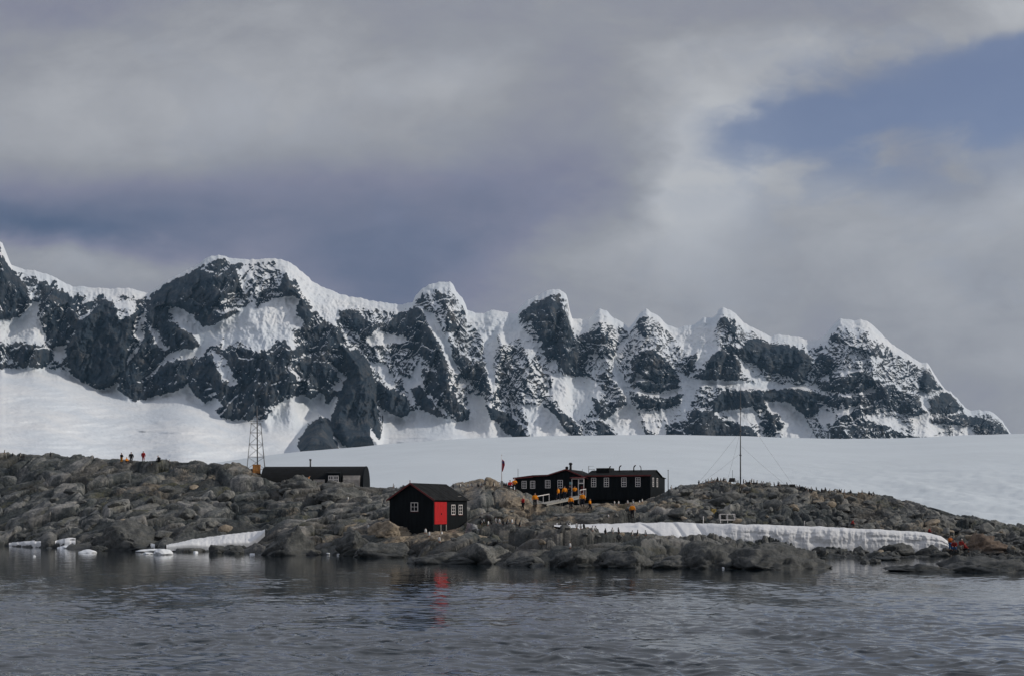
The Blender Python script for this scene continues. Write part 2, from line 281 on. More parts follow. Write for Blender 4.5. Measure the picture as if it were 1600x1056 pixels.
# areas of the faces in photo coordinates: cover of bare rock 0..1, how far the area stands out in metres, outline
AREAS = [
(.72,0,'-300,400 530,400 545,560 520,720 -300,640'),(.62,0,'530,440 800,480 810,690 560,720'),(.50,0,'800,440 1600,600 1620,700 800,700'),
(.95,30,'-20,395 12,408 25,425 40,445 48,465 45,490 30,496 3,498 -20,498'),(.6,0,'20,424 60,436 55,470 48,466 40,446'),
(.95,20,'60,440 75,447 105,458 125,475 130,490 120,510 105,530 95,540 80,540 76,520 65,495 70,470'),
(.06,-25,'50,470 62,472 58,490 70,520 72,536 50,536 30,530 15,535 -20,530 -20,496 15,500 32,494'),
(.92,25,'15,540 25,535 60,540 78,545 80,560 70,570 55,565 45,572 35,575 25,562'),(.9,10,'-20,526 8,535 8,548 -20,551'),(.1,-10,'84,542 104,540 100,556 92,566 84,560'),
(.99,60,'165,466 175,464 185,475 200,475 213,482 215,492 205,515 210,530 200,545 205,558 195,575 185,590 160,605 145,600 125,590 110,575 102,560 105,540 115,520 125,500 145,485 155,472'),
(.3,0,'172,462 213,470 210,490 188,500 180,480'),(.55,0,'118,470 160,466 140,490 124,500'),
(.02,-30,'225,460 234,466 222,490 215,510 214,525 222,527 215,545 200,556 198,570 184,592 176,603 190,603 205,574 213,555 223,533 224,520 219,510 226,490 236,472'),
(.97,45,'235,465 250,450 280,432 305,420 320,425 345,430 365,415 375,440 376,450 365,455 345,465 330,480 345,490 370,485 350,500 335,512 320,505 300,500 305,490 280,480 265,485 262,500 280,510 300,520 310,535 300,540 280,545 265,540 252,525 245,505 240,520 250,540 255,560 240,570 225,590 205,610 200,623 185,605 182,592 200,565 215,545 225,525 230,500 228,480'),
(.96,40,'185,604 202,574 216,552 226,535 240,530 252,545 258,560 300,560 290,600 268,608 250,617 235,618 215,627 200,623'),
(.12,-10,'262,478 290,482 302,495 318,512 330,508 372,486 400,466 402,486 385,496 360,518 335,540 310,556 285,560 262,562 240,582 222,594 245,572 262,552 290,545 313,543 308,530 298,518 280,508 268,495'),
(.3,0,'225,495 262,540 255,548 240,530'),
(.5,0,'345,404 440,408 447,420 440,440 420,450 400,460 385,480 370,474 376,430 362,412'),(.95,30,'362,414 372,430 376,448 362,456 340,462 330,445'),
(.03,0,'400,484 420,471 445,462 468,463 465,475 462,490 475,500 470,510 455,515 462,535 470,545 455,548 446,530 430,532 420,546 400,546 385,540 372,532 350,545 346,532 360,518 385,496'),
(.98,35,'446,418 452,435 470,462 482,478 490,498 478,506 466,492 468,466 455,460 445,462 434,452 440,440'),
(.02,0,'452,412 465,420 487,440 530,460 600,474 642,478 625,492 600,484 560,481 530,484 526,506 508,500 490,484 470,450'),
(.92,25,'482,502 505,506 530,510 545,540 532,556 500,548 475,552 460,560 455,547 478,532 470,515'),
(.95,30,'296,575 315,557 345,547 375,541 400,551 430,546 445,532 458,550 445,570 425,600 420,620 410,640 390,650 365,655 345,651 335,640 345,625 330,600 318,629 304,616 292,600'),
(.25,0,'330,545 352,560 372,600 360,604 340,580'),(.03,-15,'288,606 292,598 304,617 318,630 338,622 345,632 336,640 300,640'),
(.95,30,'400,642 410,625 425,600 430,580 445,570 460,585 468,600 468,615 450,615 430,625 410,640'),
(.95,35,'462,562 500,550 530,556 545,580 540,600 520,612 510,628 488,621 470,613 470,590'),(.2,-8,'512,560 545,590 530,612 515,604 530,590'),
(.02,-30,'440,626 470,616 487,621 505,612 508,628 512,630 526,614 522,640 512,655 500,648 480,660 466,690 458,708 400,716 404,660 418,650'),
(.92,5,'400,655 415,648 423,656 420,672 412,664 400,660'),
(.99,170,'535,540 560,548 575,560 585,590 592,620 590,650 596,680 592,697 560,698 530,704 522,685 515,660 522,640 532,610 542,590 537,565'),
(.99,230,'461,712 466,690 472,675 485,660 500,649 512,652 520,665 528,685 534,704 530,712'),
(.02,0,'578,664 592,690 602,702 588,702 580,684'),(.1,-8,'522,680 530,684 545,702 534,704'),
(.93,25,'530,484 560,486 570,500 590,503 605,505 618,492 645,479 660,483 668,510 680,520 700,560 702,585 690,590 680,570 650,545 620,540 605,522 575,530 560,520 545,512'),
(.12,0,'572,528 590,513 605,520 630,525 642,534 620,536 600,536 580,538'),(.05,-8,'577,564 600,568 615,590 620,606 605,600 590,580'),
(.08,-10,'625,584 640,590 650,572 656,560 660,590 680,600 702,612 680,616 660,602 650,628 640,632 635,610'),
(.97,35,'588,592 605,605 620,610 640,625 640,642 630,651 612,646 594,632'),(.97,30,'642,606 655,600 670,620 690,645 683,651 665,640 650,628'),
(.95,25,'660,576 700,585 705,610 715,625 732,640 734,657 715,655 700,640 680,620 665,610'),
(.02,-20,'598,640 630,652 645,640 665,642 688,652 720,658 740,650 760,660 790,676 820,690 600,705'),
(.9,10,'675,452 690,455 701,470 695,479 685,468'),(.92,20,'700,480 712,495 715,512 700,520 695,505'),
(.65,10,'715,500 730,510 745,525 758,550 752,562 735,545 720,530'),(.03,-25,'658,480 680,490 690,515 705,535 718,560 712,576 700,570 690,540 675,515'),
(.93,25,'700,525 720,552 735,560 756,566 764,590 766,612 750,612 735,590 722,580 708,560'),
(.03,-30,'756,520 777,508 776,540 771,570 773,602 768,608 761,580 756,550'),(.06,0,'730,488 800,492 812,510 805,530 790,540 780,520 757,530 745,515'),
(.72,12,'780,535 800,540 808,570 800,600 785,600 775,590 778,560'),(.97,25,'758,630 775,640 800,650 815,665 824,682 800,682 785,662 770,655'),
(.03,-15,'730,612 755,620 765,650 790,676 735,662'),
(.95,35,'812,492 825,479 840,471 858,466 870,470 885,490 892,510 898,525 905,540 912,570 910,586 895,588 880,580 868,560 855,560 848,540 842,525 830,500 818,505'),
(.2,-5,'800,500 815,510 830,525 846,546 830,560 815,540'),(.9,25,'900,530 915,520 930,516 940,526 930,545 918,560 915,580 905,574'),
(.8,20,'925,516 935,510 950,516 958,530 960,545 955,560 945,550 935,555'),(.03,-10,'892,498 925,500 928,510 912,520 900,524'),
(.62,12,'800,572 830,560 842,580 850,600 862,626 840,620 800,600'),
(.10,-8,'866,584 920,590 945,610 930,625 920,640 900,660 880,640 862,612'),(.92,12,'935,586 945,582 960,596 946,599'),
(.9,18,'925,620 950,630 975,614 983,630 960,640 945,650 930,640'),(.9,18,'858,625 880,640 900,660 912,678 895,682 870,656'),
(.93,18,'928,655 945,660 966,682 935,682'),(.03,-10,'818,630 850,635 870,650 892,682 830,684'),(.75,10,'800,600 822,605 818,632 800,628'),
(.02,-40,'992,514 980,530 970,548 962,560 968,580 978,600 986,630 996,640 1010,684 978,684 945,655 970,638 981,628 968,600 958,580 957,560 966,540'),
(.88,20,'995,501 1000,495 1008,500 1016,515 1010,526 998,516'),(.38,5,'985,534 1005,522 1015,540 1000,550 985,562'),
(.95,35,'985,562 1000,548 1020,545 1040,560 1055,575 1062,590 1060,610 1065,625 1050,635 1030,641 1000,636 990,620 1000,605 985,592'),
(.06,-8,'995,580 1006,590 1020,594 992,594'),(.15,-6,'992,606 1030,612 1062,604 1068,612 1040,622 1000,616'),
(.4,5,'1014,504 1030,512 1050,540 1072,570 1060,576 1035,550'),(.05,-25,'1040,512 1085,510 1120,497 1115,520 1122,545 1102,565 1090,576 1080,560 1064,540'),
(.93,18,'1078,556 1090,550 1086,575 1070,585 1064,570'),(.9,20,'1120,497 1135,497 1148,510 1153,526 1140,520 1128,505'),
(.96,35,'1108,560 1130,540 1150,540 1160,560 1155,590 1120,591 1090,591 1085,585 1100,575'),
(.97,35,'1155,542 1175,527 1200,536 1250,541 1270,560 1262,590 1245,596 1230,586 1200,580 1180,570 1160,560'),
(.05,-12,'1060,580 1082,592 1200,597 1215,600 1282,600 1276,606 1200,607 1150,604 1090,602 1076,640 1062,640 1068,610'),
(.08,-8,'1150,552 1170,575 1200,594 1230,612 1190,602 1165,586'),
(.97,35,'1112,626 1130,610 1195,609 1240,606 1280,612 1280,640 1262,650 1240,640 1230,627 1198,624 1200,636 1180,640 1150,638 1115,640'),
(.95,25,'1083,641 1110,639 1130,655 1170,665 1192,684 1090,684 1068,668'),(.03,-8,'1128,642 1175,634 1190,660 1160,661 1135,651'),
(.22,-5,'1000,640 1060,636 1075,645 1060,668 1040,682 1010,668'),(.9,15,'1040,662 1070,660 1088,684 1040,684'),
(.02,-20,'1195,624 1215,630 1230,626 1252,645 1278,686 1225,686 1220,660 1205,650'),(.9,15,'1198,640 1215,645 1227,665 1200,680 1188,660'),
(.95,25,'1275,560 1285,551 1305,560 1300,580 1280,590 1270,580'),(.95,22,'1280,595 1300,590 1315,585 1330,600 1325,612 1290,610'),
(.95,22,'1312,590 1335,581 1360,580 1366,600 1345,612 1315,605'),(.95,22,'1280,615 1300,615 1325,618 1352,620 1340,630 1300,635 1285,628'),
(.9,20,'1340,616 1370,612 1376,630 1360,645 1310,656 1310,645 1345,632'),(.9,30,'1362,590 1395,600 1410,610 1440,620 1446,640 1430,650 1400,641 1376,630'),
(.04,-10,'1280,634 1302,645 1308,660 1290,668 1280,655'),(.05,-6,'1308,640 1340,634 1330,642 1310,652'),(.03,-6,'1316,578 1350,574 1340,580 1312,588'),
(.8,15,'1290,660 1350,652 1400,656 1392,668 1432,682 1300,686'),(.06,-6,'1350,648 1395,650 1420,664 1400,670 1370,658'),
(.8,15,'1320,536 1345,541 1370,536 1380,551 1360,556 1340,546'),(.96,20,'1288,522 1305,518 1313,530 1300,534'),(.55,5,'1385,545 1440,572 1430,590 1400,570'),
(.95,20,'1435,592 1445,580 1455,585 1466,606 1450,612 1438,608'),(.96,25,'1453,622 1475,613 1490,618 1503,636 1490,645 1455,645'),
(.9,18,'1453,650 1500,647 1515,649 1540,655 1560,660 1580,682 1540,682 1520,670 1490,664 1455,660'),(.03,-12,'1438,610 1453,618 1450,640 1440,636'),
(.05,-5,'1425,650 1450,645 1455,660 1480,668 1450,682 1430,676'),(.1,-5,'1485,662 1520,668 1530,684 1490,684'),
]
def poly_sd(px, py, P):
    """signed distance, positive inside"""
    d = np.full(px.shape, 1e9); ins = np.zeros(px.shape, bool); n = len(P)
    for i in range(n):
        ax, ay = P[i]; bx, by = P[(i + 1) % n]; ex, ey = bx - ax, by - ay
        t = np.clip(((px - ax) * ex + (py - ay) * ey) / (ex * ex + ey * ey + 1e-9), 0, 1)
        d = np.minimum(d, np.hypot(px - ax - t * ex, py - ay - t * ey))
        c = ((ay > py) != (by > py)) & (px < (bx - ax) * (py - ay) / ((by - ay) if by != ay else 1e-9) + ax)
        ins ^= c
    return np.where(ins, d, -d)
def snow_rock_material():
    m, nt, b = nodes_of('snow and bare rock'); v = coord(nt, 'Object')
    rk = attr(nt, 'rock'); n1 = noise(nt, v, .02, 6, .65); n2 = noise(nt, v, .11, 6, .7)
    vs = coord(nt, 'Object', (1, 1, .14)); n3 = noise(nt, vs, .06, 6, .72)
    f = (rk + (n2 - .5) * .7 + (n3 - .5) * .3).step(.44, .56)
    rc = ramp(nt, n1 * .6 + n3 * .4, [(.3, (.015, .028, .046)), (.46, (.036, .053, .073)), (.58, (.085, .092, .100)), (.71, (.19, .165, .138))])
    sc = mixc(nt, noise(nt, v, .006, 5).step(.35, .7), (.66, .705, .745), (.765, .78, .785))
    nt.links.new(mixc(nt, f, sc, rc), b.inputs['Base Color']); b.inputs['Roughness'].default_value = .75
    b.inputs['Specular IOR Level'].default_value = .15
    hgt = n2 * f * 10 + n3 * f * 24 + noise(nt, v, .05, 6, .6) * ((f * -1) + 1) * 5
    nt.links.new(bump(nt, hgt, .75, 1.0), b.inputs['Normal'])
    return m
def mountains():
    pxs = np.linspace(-260, 1860, 1770)
    rid = np.interp(pxs, *zip(*RIDGE)); bas = np.interp(pxs, *zip(*BASE)); cap = np.interp(pxs, *zip(*CAP))
    rs = np.convolve(np.pad(rid, 3, mode='edge'), np.hanning(9)[1:-1] / np.hanning(9).sum(), 'valid')
    rid = rid + fbm(pxs / 15, pxs * 0 + 3, 3, 3) * 2.2 - ridged(pxs / 11, pxs * 0 + 6, 3, 8, .6) * 1.5 + fbm(pxs / 4, pxs * 0, 2, 9) * .5
    kb = np.exp(-np.linspace(-2, 2, 21) ** 2); kb /= kb.sum(); basr = bas; bas = np.convolve(np.pad(bas, 10, mode='edge'), kb, 'valid')
    nr = 300; t = np.linspace(0, 1, nr)[:, None]
    bot = 745.0
    # rows: 0 at the ridge, 1 at the lowest row; a third power keeps the rows close on the faces
    ft = t * .75 + t ** 3 * .25; py = rs[None] + (bot - rs[None]) * ft; py = py + (rid - rs)[None] * np.exp(-(py - rs[None]) / 6); px = np.repeat(pxs[None], nr, 0)
    below = py - rid[None]
    wx = px + fbm(px / 10, py / 10, 5, 21, .65) * 6.5; wy = py + fbm(px / 10, py / 10, 5, 25, .65) * 6.5
    L = np.full(px.shape, .5); out = np.zeros(px.shape)
    for lv, st, s in AREAS:
        P = [tuple(map(float, q.split(','))) for q in s.split()]
        xs, ys = zip(*P)
        k = (px > min(xs) - 40) & (px < max(xs) + 40) & (py > min(ys) - 40) & (py < max(ys) + 40)
        sd_ = poly_sd(wx[k], wy[k], P); w = sstep(-1.6, 1.6, sd_)
        L[k] = L[k] * (1 - w) + lv * w
        if st:
            w2 = sstep(-7, 9 if st < 100 else 22, poly_sd(px[k], py[k], P)); out[k] = out[k] * (1 - w2) + st * w2
    # snow along the crest and below the foot of the faces
    cw = cap[None] * .85 * (1 + 1.3 * fbm(px / 9, py / 30, 4, 40, .65)); w = 1 - sstep(cw * .75, cw * 1.15 + 1.5, below); L = L * (1 - w) + .02 * w
    w = sstep(-1, 3, wy - basr[None]); w = np.where(px > 800, w * 0, w)
    keep = out > 100; w = np.where(keep, 0, w); L = L * (1 - w)
    rb = blur2(np.clip(L, 0, 1), 7, 6)
    BS = [(x, y if not 440 < x < 600 else 655) for x, y in BASE]
    kb = np.hanning(141); kb /= kb.sum(); bas_s = np.convolve(np.pad(np.interp(pxs, *zip(*BS)), 70, mode='edge'), kb, 'valid') - 8
    below_b = np.clip(py - bas_s[None], 0, None)
    # distance: steep faces, gentler snow, then the long glacier apron at the foot
    dpy = np.diff(py, axis=0, prepend=py[:1])
    apron = sstep(0, 40, below_b)
    step = 1.5 + 1.6 * (1 - rb) * (1 - apron)
    Dd = np.cumsum(step * dpy, 0)
    lx = sstep(700, 1000, px)
    Db_ = blur(Dd, 14, 1); Db_ = Db_ * (1 - apron) + blur(Db_, 130, 1) * apron
    D = 4500 + (pxs[None] - 800) * .12 - Db_ - apron * below_b * (3 + 4 * (1 - sstep(280, 520, px)))
    rel = out * 1.0
    buttress = ridged((px + fbm(px / 60, py / 60, 3, 60) * 22) / 58, py / 170, 4, 61, .55)
    fine = ridged(px / 17 + fbm(px / 20, py / 20, 2, 66) * .7, py / 38, 4, 67, .6); ff = fbm(px / 6, py / 8, 4, 70, .65)
    taper = sstep(0, 45, below)
    cx_ = px + fbm(px / 16, py / 16, 3, 91) * 6; cy_ = py + fbm(px / 16, py / 16, 3, 92) * 6; sl = cx_ + cy_ * .35
    crag = (facets(sl / 30, cy_ / 60, 93, 1.1) * 40 + facets(sl / 12, cy_ / 30, 94, 1.0) * 15 + fbm(sl / 2.6, cy_ / 22, 3, 97, .6) * 5.5 + ridged(sl / 9, cy_ / 50, 3, 98) * 6) * (1 - lx * .45) + (facets(cx_ / 26, cy_ / 11, 95, 1.0) * 14 + blocks(cx_ / 14, cy_ / 5.2, 96, .8, .3) * 4) * lx
    rel = rel * (.3 + .7 * taper) + taper * (1 - apron) * (buttress * (30 + 30 * rb) + fine * (4 + 20 * rb)) + crag * rb * taper * (1 - apron) + ff * (1.5 + 6 * rb) * sstep(0, 8, below)
    rel += (1 - apron) * (1 - rb) * (11 * fbm(px / 13, py / 11, 4, 71, .6) + 8 * ridged(px / 8 + py / 30, py / 9, 3, 72)) * sstep(1, 12, below)
    groove = np.exp(-((px - (872 - (py - 470) * .03)) / 5) ** 2) * sstep(462, 480, py) * (1 - sstep(545, 575, py)); rel -= groove * 40
    # bare rock where the broken-up cover leaves it: ledges run level on the right and down to the right on the left
    th = np.interp(px, [-260, 60, 330, 470, 640, 800, 980, 1150, 1860], [-50, -42, -34, -30, 38, 34, 20, 6, 4]) * np.pi / 180 + fbm(px / 90, py / 90, 3, 49) * .5
    qx = px + fbm(px / 25, py / 25, 3, 47) * 7; qy = py + fbm(px / 25, py / 25, 3, 48) * 7
    al = qx * np.cos(th) + qy * np.sin(th); ac = -qx * np.sin(th) + qy * np.cos(th)
    n = ridged(al / 34, ac / 9, 4, 50, .58) * .62 + fbm(al / 16, ac / 8, 4, 51, .6) * .75 + ridged((px + py * .25) / 9, py / 55, 3, 53) * .34 + fbm(px / 2.8, py / 2.4, 2, 63, .7) * .16
    gs = np.gradient(rel, axis=0) / dpy.clip(.2); gs = gs - blur2(gs, 14); gs = np.clip(gs / (gs.std() + 1e-6), -2.2, 2.2); n = n * .72 + blur(gs, 1, 0) * .62; n = n / n.std()
    q = np.clip(L, .004, .996); q = np.log(q / (1 - q)) * .60 + (1 - np.abs(2 * L - 1)) * 2.6 * (fbm(al / 42, ac / 15, 3, 44, .5) + .30 * ridged(al / 70, ac / 11, 2, 45) - .14)
    rock = 1 / (1 + np.exp(-np.clip((q * 1.55 + .30 + .10 * lx - n) * 6.0, -30, 30)))
    D = D - rel - blur2(rock, 2, 2) * 6
    # crevasses, drifts and rolls of the glacier
    gl = apron * sstep(8, 60, below_b)
    D = D + gl * (fbm(px / 160, py / 26, 4, 80) * 60 + ridged(px / 60 + py / 20, py / 7, 3, 82) * 10)
    X = (px - 800) / F * D; Z = H + (HOR - py) / F * D
    Z = Z + apron * fbm(px / 120, py / 14, 4, 84) * 3.0
    P = np.stack([X, D, Z], -1)
    # the far side of the range, falling away behind the crest
    nb = 14; back = []
    for i in range(nb, 0, -1):
        k = i / nb; r0 = P[0].copy(); r0[:, 1] += 1400 * k; r0[:, 2] = r0[:, 2] * (1 - k) ** 1.1 - 5 + fbm(pxs / 40, pxs * 0 + i, 3, 90) * 40 * k * (1 - k); back.append(r0)
    P = np.concatenate([np.stack(back), P]); rock = np.concatenate([np.repeat(rock[30:31] * .5, nb, 0), rock])
    o = grid_mesh('mountains', P, snow_rock_material(), {'rock': rock}); return tag(o, kind='structure')
mountains()

# ------------------------------------------------------------------ the smooth snow dome behind the island
DOME = [(-500,775),(100,760),(250,735),(340,722),(400,713),(460,706),(530,700),(600,694),(680,688),(760,684),(850,681),(950,679.5),(1050,679),(1150,681),(1250,684),(1330,685.5),(1420,684),(1500,680.5),(1580,678),(1640,676),(1900,672),(2400,668)]
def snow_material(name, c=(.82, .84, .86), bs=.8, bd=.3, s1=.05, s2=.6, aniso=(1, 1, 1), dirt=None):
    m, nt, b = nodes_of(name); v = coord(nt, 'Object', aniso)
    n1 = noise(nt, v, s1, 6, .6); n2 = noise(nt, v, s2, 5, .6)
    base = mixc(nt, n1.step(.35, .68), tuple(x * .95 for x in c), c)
    if dirt: base = mixc(nt, (noise(nt, coord(nt, 'Object', dirt[2]), dirt[1], 5, .65)).step(.54, .72) * dirt[3], base, dirt[0])
    nt.links.new(base, b.inputs['Base Color']); b.inputs['Roughness'].default_value = .7; b.inputs['Specular IOR Level'].default_value = .2
    nt.links.new(bump(nt, n1 * 1.0 + n2 * .35, bs, bd), b.inputs['Normal']); return m
def dome():
    pxs = np.linspace(-500, 2400, 520); sk = np.interp(pxs, *zip(*DOME)); ks = np.hanning(31); ks /= ks.sum(); sk = np.convolve(np.pad(sk, 15, mode='edge'), ks, 'valid')
    Ds = np.concatenate([np.linspace(225, 700, 170), np.linspace(708, 1300, 90), np.linspace(1320, 2300, 40)])
    px, D = np.meshgrid(pxs, Ds); Dc = 1250.0
    u = np.clip((D - 225) / (Dc - 225), 0, 1); k = 1 - (1 - u) ** 3.4
    pr = 856 + (sk[None] - 856) * k
    z = H + (HOR - pr) / F * D; zc = H + (HOR - sk[None]) / F * Dc
    z = np.where(D > Dc, zc + (D - Dc) * .012 - ((D - Dc) / 1050) ** 2 * 60, z)
    X = (px - 800) / F * D
    rt = sstep(4, 130, X) * sstep(720, 380, D)
    z += fbm(X / 90, D / 140, 4, 5) * 1.2 * sstep(240, 500, D)
    z += rt * (ridged((X + D * .5) / 30, (D - X * .2) / 52, 4, 12) * 1.5 + fbm(X / 4, D / 6, 5, 14, .62) * .75)
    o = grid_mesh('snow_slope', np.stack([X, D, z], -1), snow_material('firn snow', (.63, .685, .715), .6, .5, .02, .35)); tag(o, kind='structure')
dome()

# ------------------------------------------------------------------ the air between the camera and the mountains
def haze():
    m = bpy.data.materials.new('thin sea air'); m.use_nodes = True; nt = m.node_tree
    nt.nodes.remove(nt.nodes['Principled BSDF']); v = nt.nodes.new('ShaderNodeVolumePrincipled'); nt.links.new(v.outputs[0], nt.nodes['Material Output'].inputs['Volume'])
    v.inputs['Color'].default_value = (.40, .70, 1.0, 1); v.inputs['Density'].default_value = 1.9e-5; v.inputs['Anisotropy'].default_value = .2
    b = MB(); b.box(-9500, 11000, -300, 7000, -8, 1500); o = b.build('haze', m); tag(o, kind='stuff'); return o
haze()
scene.cycles.volume_bounces = 0

# ------------------------------------------------------------------ water
def water():
    m, nt, b = nodes_of('calm sea water'); v = coord(nt, 'Object')
    b.inputs['Base Color'].default_value = (.006, .014, .019, 1); b.inputs['Roughness'].default_value = .04; b.inputs['IOR'].default_value = 1.5
    hgt = noise(nt, v, 2.6, 3, .55, .4) * .010 + noise(nt, v, 8, 2, .5) * .0022
    bn = bump(nt, hgt, .8, 1.0); nt.links.new(bn, b.inputs['Normal']); nt.links.new(bn, b.inputs['Coat Normal'])
    b.inputs['Coat Weight'].default_value = .55; b.inputs['Coat Roughness'].default_value = .03; b.inputs['Coat IOR'].default_value = 1.4
    pxs = np.concatenate([np.linspace(-9000, -140, 40), np.linspace(-120, 1720, 1150), np.linspace(1740, 10600, 40)])
    pys = np.concatenate([[1500, 1300, 1150, 1090], np.linspace(1066, 862, 860)]); D = np.concatenate([H * F / (pys - HOR), np.linspace(165, 260, 20), [300, 400, 700, 1500, 3000]])
    px, D = np.meshgrid(pxs, D); X = (px - 800) / F * D
    lee = .20 + .80 * sstep(118, 62, D + fbm(X / 16, D / 22, 3, 205) * 26)      # sheltered water under the shore
    gust = .35 + 1.25 * np.clip(.5 + fbm(X / 8, D / 13, 4, 201) * 1.5, 0, 1)
    wx = X + fbm(X / 3, D / 3, 2, 203) * .8; wy = D + X * .12 + fbm(X / 3, D / 3, 2, 204) * .8
    z = .075 * perlin(wx / 3.1, wy / 2.0, 210) - .075 * np.abs(perlin(wx / 1.7, wy / 1.05, 211)) * 1.6 + .052 * perlin(wx / .85, wy / .5, 212) + .009 * perlin(wx / .36, wy / .26, 213)
    z = z * lee * gust * (.46 + .70 * sstep(80, 42, D)) * sstep(170, 120, D) * sstep(30, 36, D) * ((px > -150) & (px < 1750))
    o = grid_mesh('sea_water', np.stack([X, D, z], -1), m); tag(o, kind='structure')
water()

# ------------------------------------------------------------------ the rocky island
ISL = [  # px, shore row, then (row, distance) of three lines up the slope and of the skyline
(-300,850,(815,203),(775,214),(742,226),(722,238)),
(-150,851,(815,205),(775,216),(742,228),(716,240)),
(0,853,(818,201),(778,213),(744,225),(713,238)),
(60,855,(818,196),(778,208),(744,221),(711,235)),
(150,858,(820,188),(780,202),(746,216),(715,230)),
(200,859,(822,184),(783,199),(750,213),(721,227)),
(300,862,(824,176),(787,192),(754,207),(727,221)),
(400,864,(828,170),(792,185),(763,200),(735,214)),
(500,866,(834,162),(802,177),(778,191),(758,204)),
(600,869,(842,154),(816,167),(790,183),(765,198)),
(680,875,(851,145),(831,154),(804,170),(768,186)),
(735,879,(853,138),(828,154),(798,170),(758,186)),
(765,881,(855,132),(824,153),(793,168),(753,182)),
(800,883,(856,128),(824,153),(796,168),(758,184)),
(860,885,(852,127),(822,152),(797,170),(786,184)),
(920,885,(853,127),(829,150),(801,170),(788,184)),
(1000,886,(856,127),(836,148),(801,171),(788,186)),
(1050,887,(860,128),(842,148),(786,172),(755,190)),
(1100,888,(862,128),(826,149),(788,171),(752,188)),
(1180,880,(862,136),(830,152),(794,168),(755,185)),
(1240,872,(862,147),(830,154),(796,168),(762,183)),
(1300,871,(862,149),(830,156),(800,168),(767,181)),
(1400,870,(860,150),(838,157),(812,168),(779,180)),
(1500,870,(860,152),(842,159),(826,167),(806,176)),
(1600,873,(863,147),(852,154),(840,162),(827,170)),
(1750,880,(871,140),(862,150),(856,157),(850,165)),
(1950,885,(877,136),(870,146),(864,152),(858,160))]
TER = {}
def island():
    pxs = np.linspace(-300, 1950, 1750)
    K = np.array([[r[0], r[1]] + [v for p in r[2:] for v in p] for r in ISL], float)
    ks = np.hanning(41); ks /= ks.sum()
    def ip(j):
        return np.convolve(np.pad(np.interp(pxs, K[:, 0], K[:, j]), 20, mode='edge'), ks, 'valid')
    wob = fbm(pxs / 40, pxs * 0, 3, 5) * 2.2
    D0 = H * F / (ip(1) + wob - HOR)
    Ds = [D0 - 5, D0]; Zs = [D0 * 0 - 1.6, D0 * 0 - .25]
    for j in (2, 4, 6, 8):
        Ds.append(ip(j + 1)); Zs.append(H + (HOR - ip(j)) / F * ip(j + 1))
    Ds += [Ds[-1] + 14, Ds[-1] + 48]; Zs += [Zs[-1] * .75, Zs[-1] * 0 - 3]
    Ds = np.array(Ds); Zs = np.array(Zs)
    # push lines apart where they come close, then resample to even rows
    for i in range(1, len(Ds)): Ds[i] = np.maximum(Ds[i], Ds[i - 1] + 2.0)
    rows = np.concatenate([np.linspace(0, 5, 400), np.linspace(5.03, 7, 50)])
    k = np.minimum(rows.astype(int), 6); t = (rows - k)[:, None]
    D = Ds[k] * (1 - t) + Ds[k + 1] * t
    # smooth climb between the lines
    def tang(i): return (Zs[min(i + 1, 7)] - Zs[max(i - 1, 0)]) / (Ds[min(i + 1, 7)] - Ds[max(i - 1, 0)])
    T = np.array([tang(i) for i in range(8)]); dD = Ds[k + 1] - Ds[k]
    z = (2 * t ** 3 - 3 * t ** 2 + 1) * Zs[k] + (t ** 3 - 2 * t ** 2 + t) * T[k] * dD + (-2 * t ** 3 + 3 * t ** 2) * Zs[k + 1] + (t ** 3 - t ** 2) * T[k + 1] * dD
    px = np.repeat(pxs[None], len(rows), 0); X = (px - 800) / F * D; Y = D
    rr = np.repeat(rows[:, None], len(pxs), 1)
    # bedrock: slabs on the left, broken blocks on the right
    wx = X + fbm(X / 9, Y / 9, 3, 100) * 3.2; wy = Y + fbm(X / 9, Y / 9, 3, 104) * 3.2
    right = sstep(12, 32, X - (Y - 150) * .1)
    dip = (wx * .90 + wy * .30); dpy = (wy * .95 - wx * .32)
    s1 = blocks(dip / 10.5, dpy / 6.0, 110, .75, .15) * (1 - right) + blocks(wx / 7, wy / 7, 111, .5, .2) * right
    s2 = blocks(dip / 4.2, dpy / 2.4, 112, .9, .16) * (1 - right) + blocks(wx / 2.9, wy / 2.9, 113, .9, .22) * right
    s3 = blocks(wx / 1.45, wy / 1.2, 114, 1.0, .22); s4 = blocks(X / .62, Y / .6, 116, 1.0, .3)
    amp = sstep(.6, 1.8, rr) * .75 + .25; amp *= 1 - .55 * sstep(4.6, 5.1, rr) * (1 - right * .3)
    lump = fbm(X / 14, Y / 14, 3, 120) * 1.2 * sstep(1, 2, rr) * (1 - sstep(4.2, 5, rr))
    rough = np.clip(.55 + fbm(X / 11, Y / 11, 3, 122) * 1.2 + right * .35, .12, 1.1)   # polished and broken patches
    z0 = z.copy()
    z = z + amp * (s1 * (1.9 - 1.15 * right) + s2 * (.95 - .17 * right) + rough * (s3 * (.15 + .23 * right) + s4 * (.06 + .08 * right))) + lump + amp * facets(wx / 2.3, wy / 1.7, 126, 1.0) * (.24 + .2 * right) + fbm(X / 1.1, Y / 1.1, 5, 124, .6) * .14
    # ground kept low and level under the huts, the ice bank and their approaches
    def flat(cx, cy, rx, ry, zt, s=.85):
        w = np.exp(-(((X - cx) / rx) ** 2 + ((Y - cy) / ry) ** 2) ** 2) * s
        return z * (1 - w) + zt * w
    z = flat(-10.2, 154.5, 5.6, 7, 2.35 + (z - z0) * .25, .95)       # the boat shed
    z = flat(10.5, 188, 14, 9, 5.35 + (z - z0) * .3 + sstep(2, -6, X) * 1.2, .95)            # the long hut
    z = flat(-31.5, 211.5, 10, 5, 9.1 + (z - z0) * .3, .9)
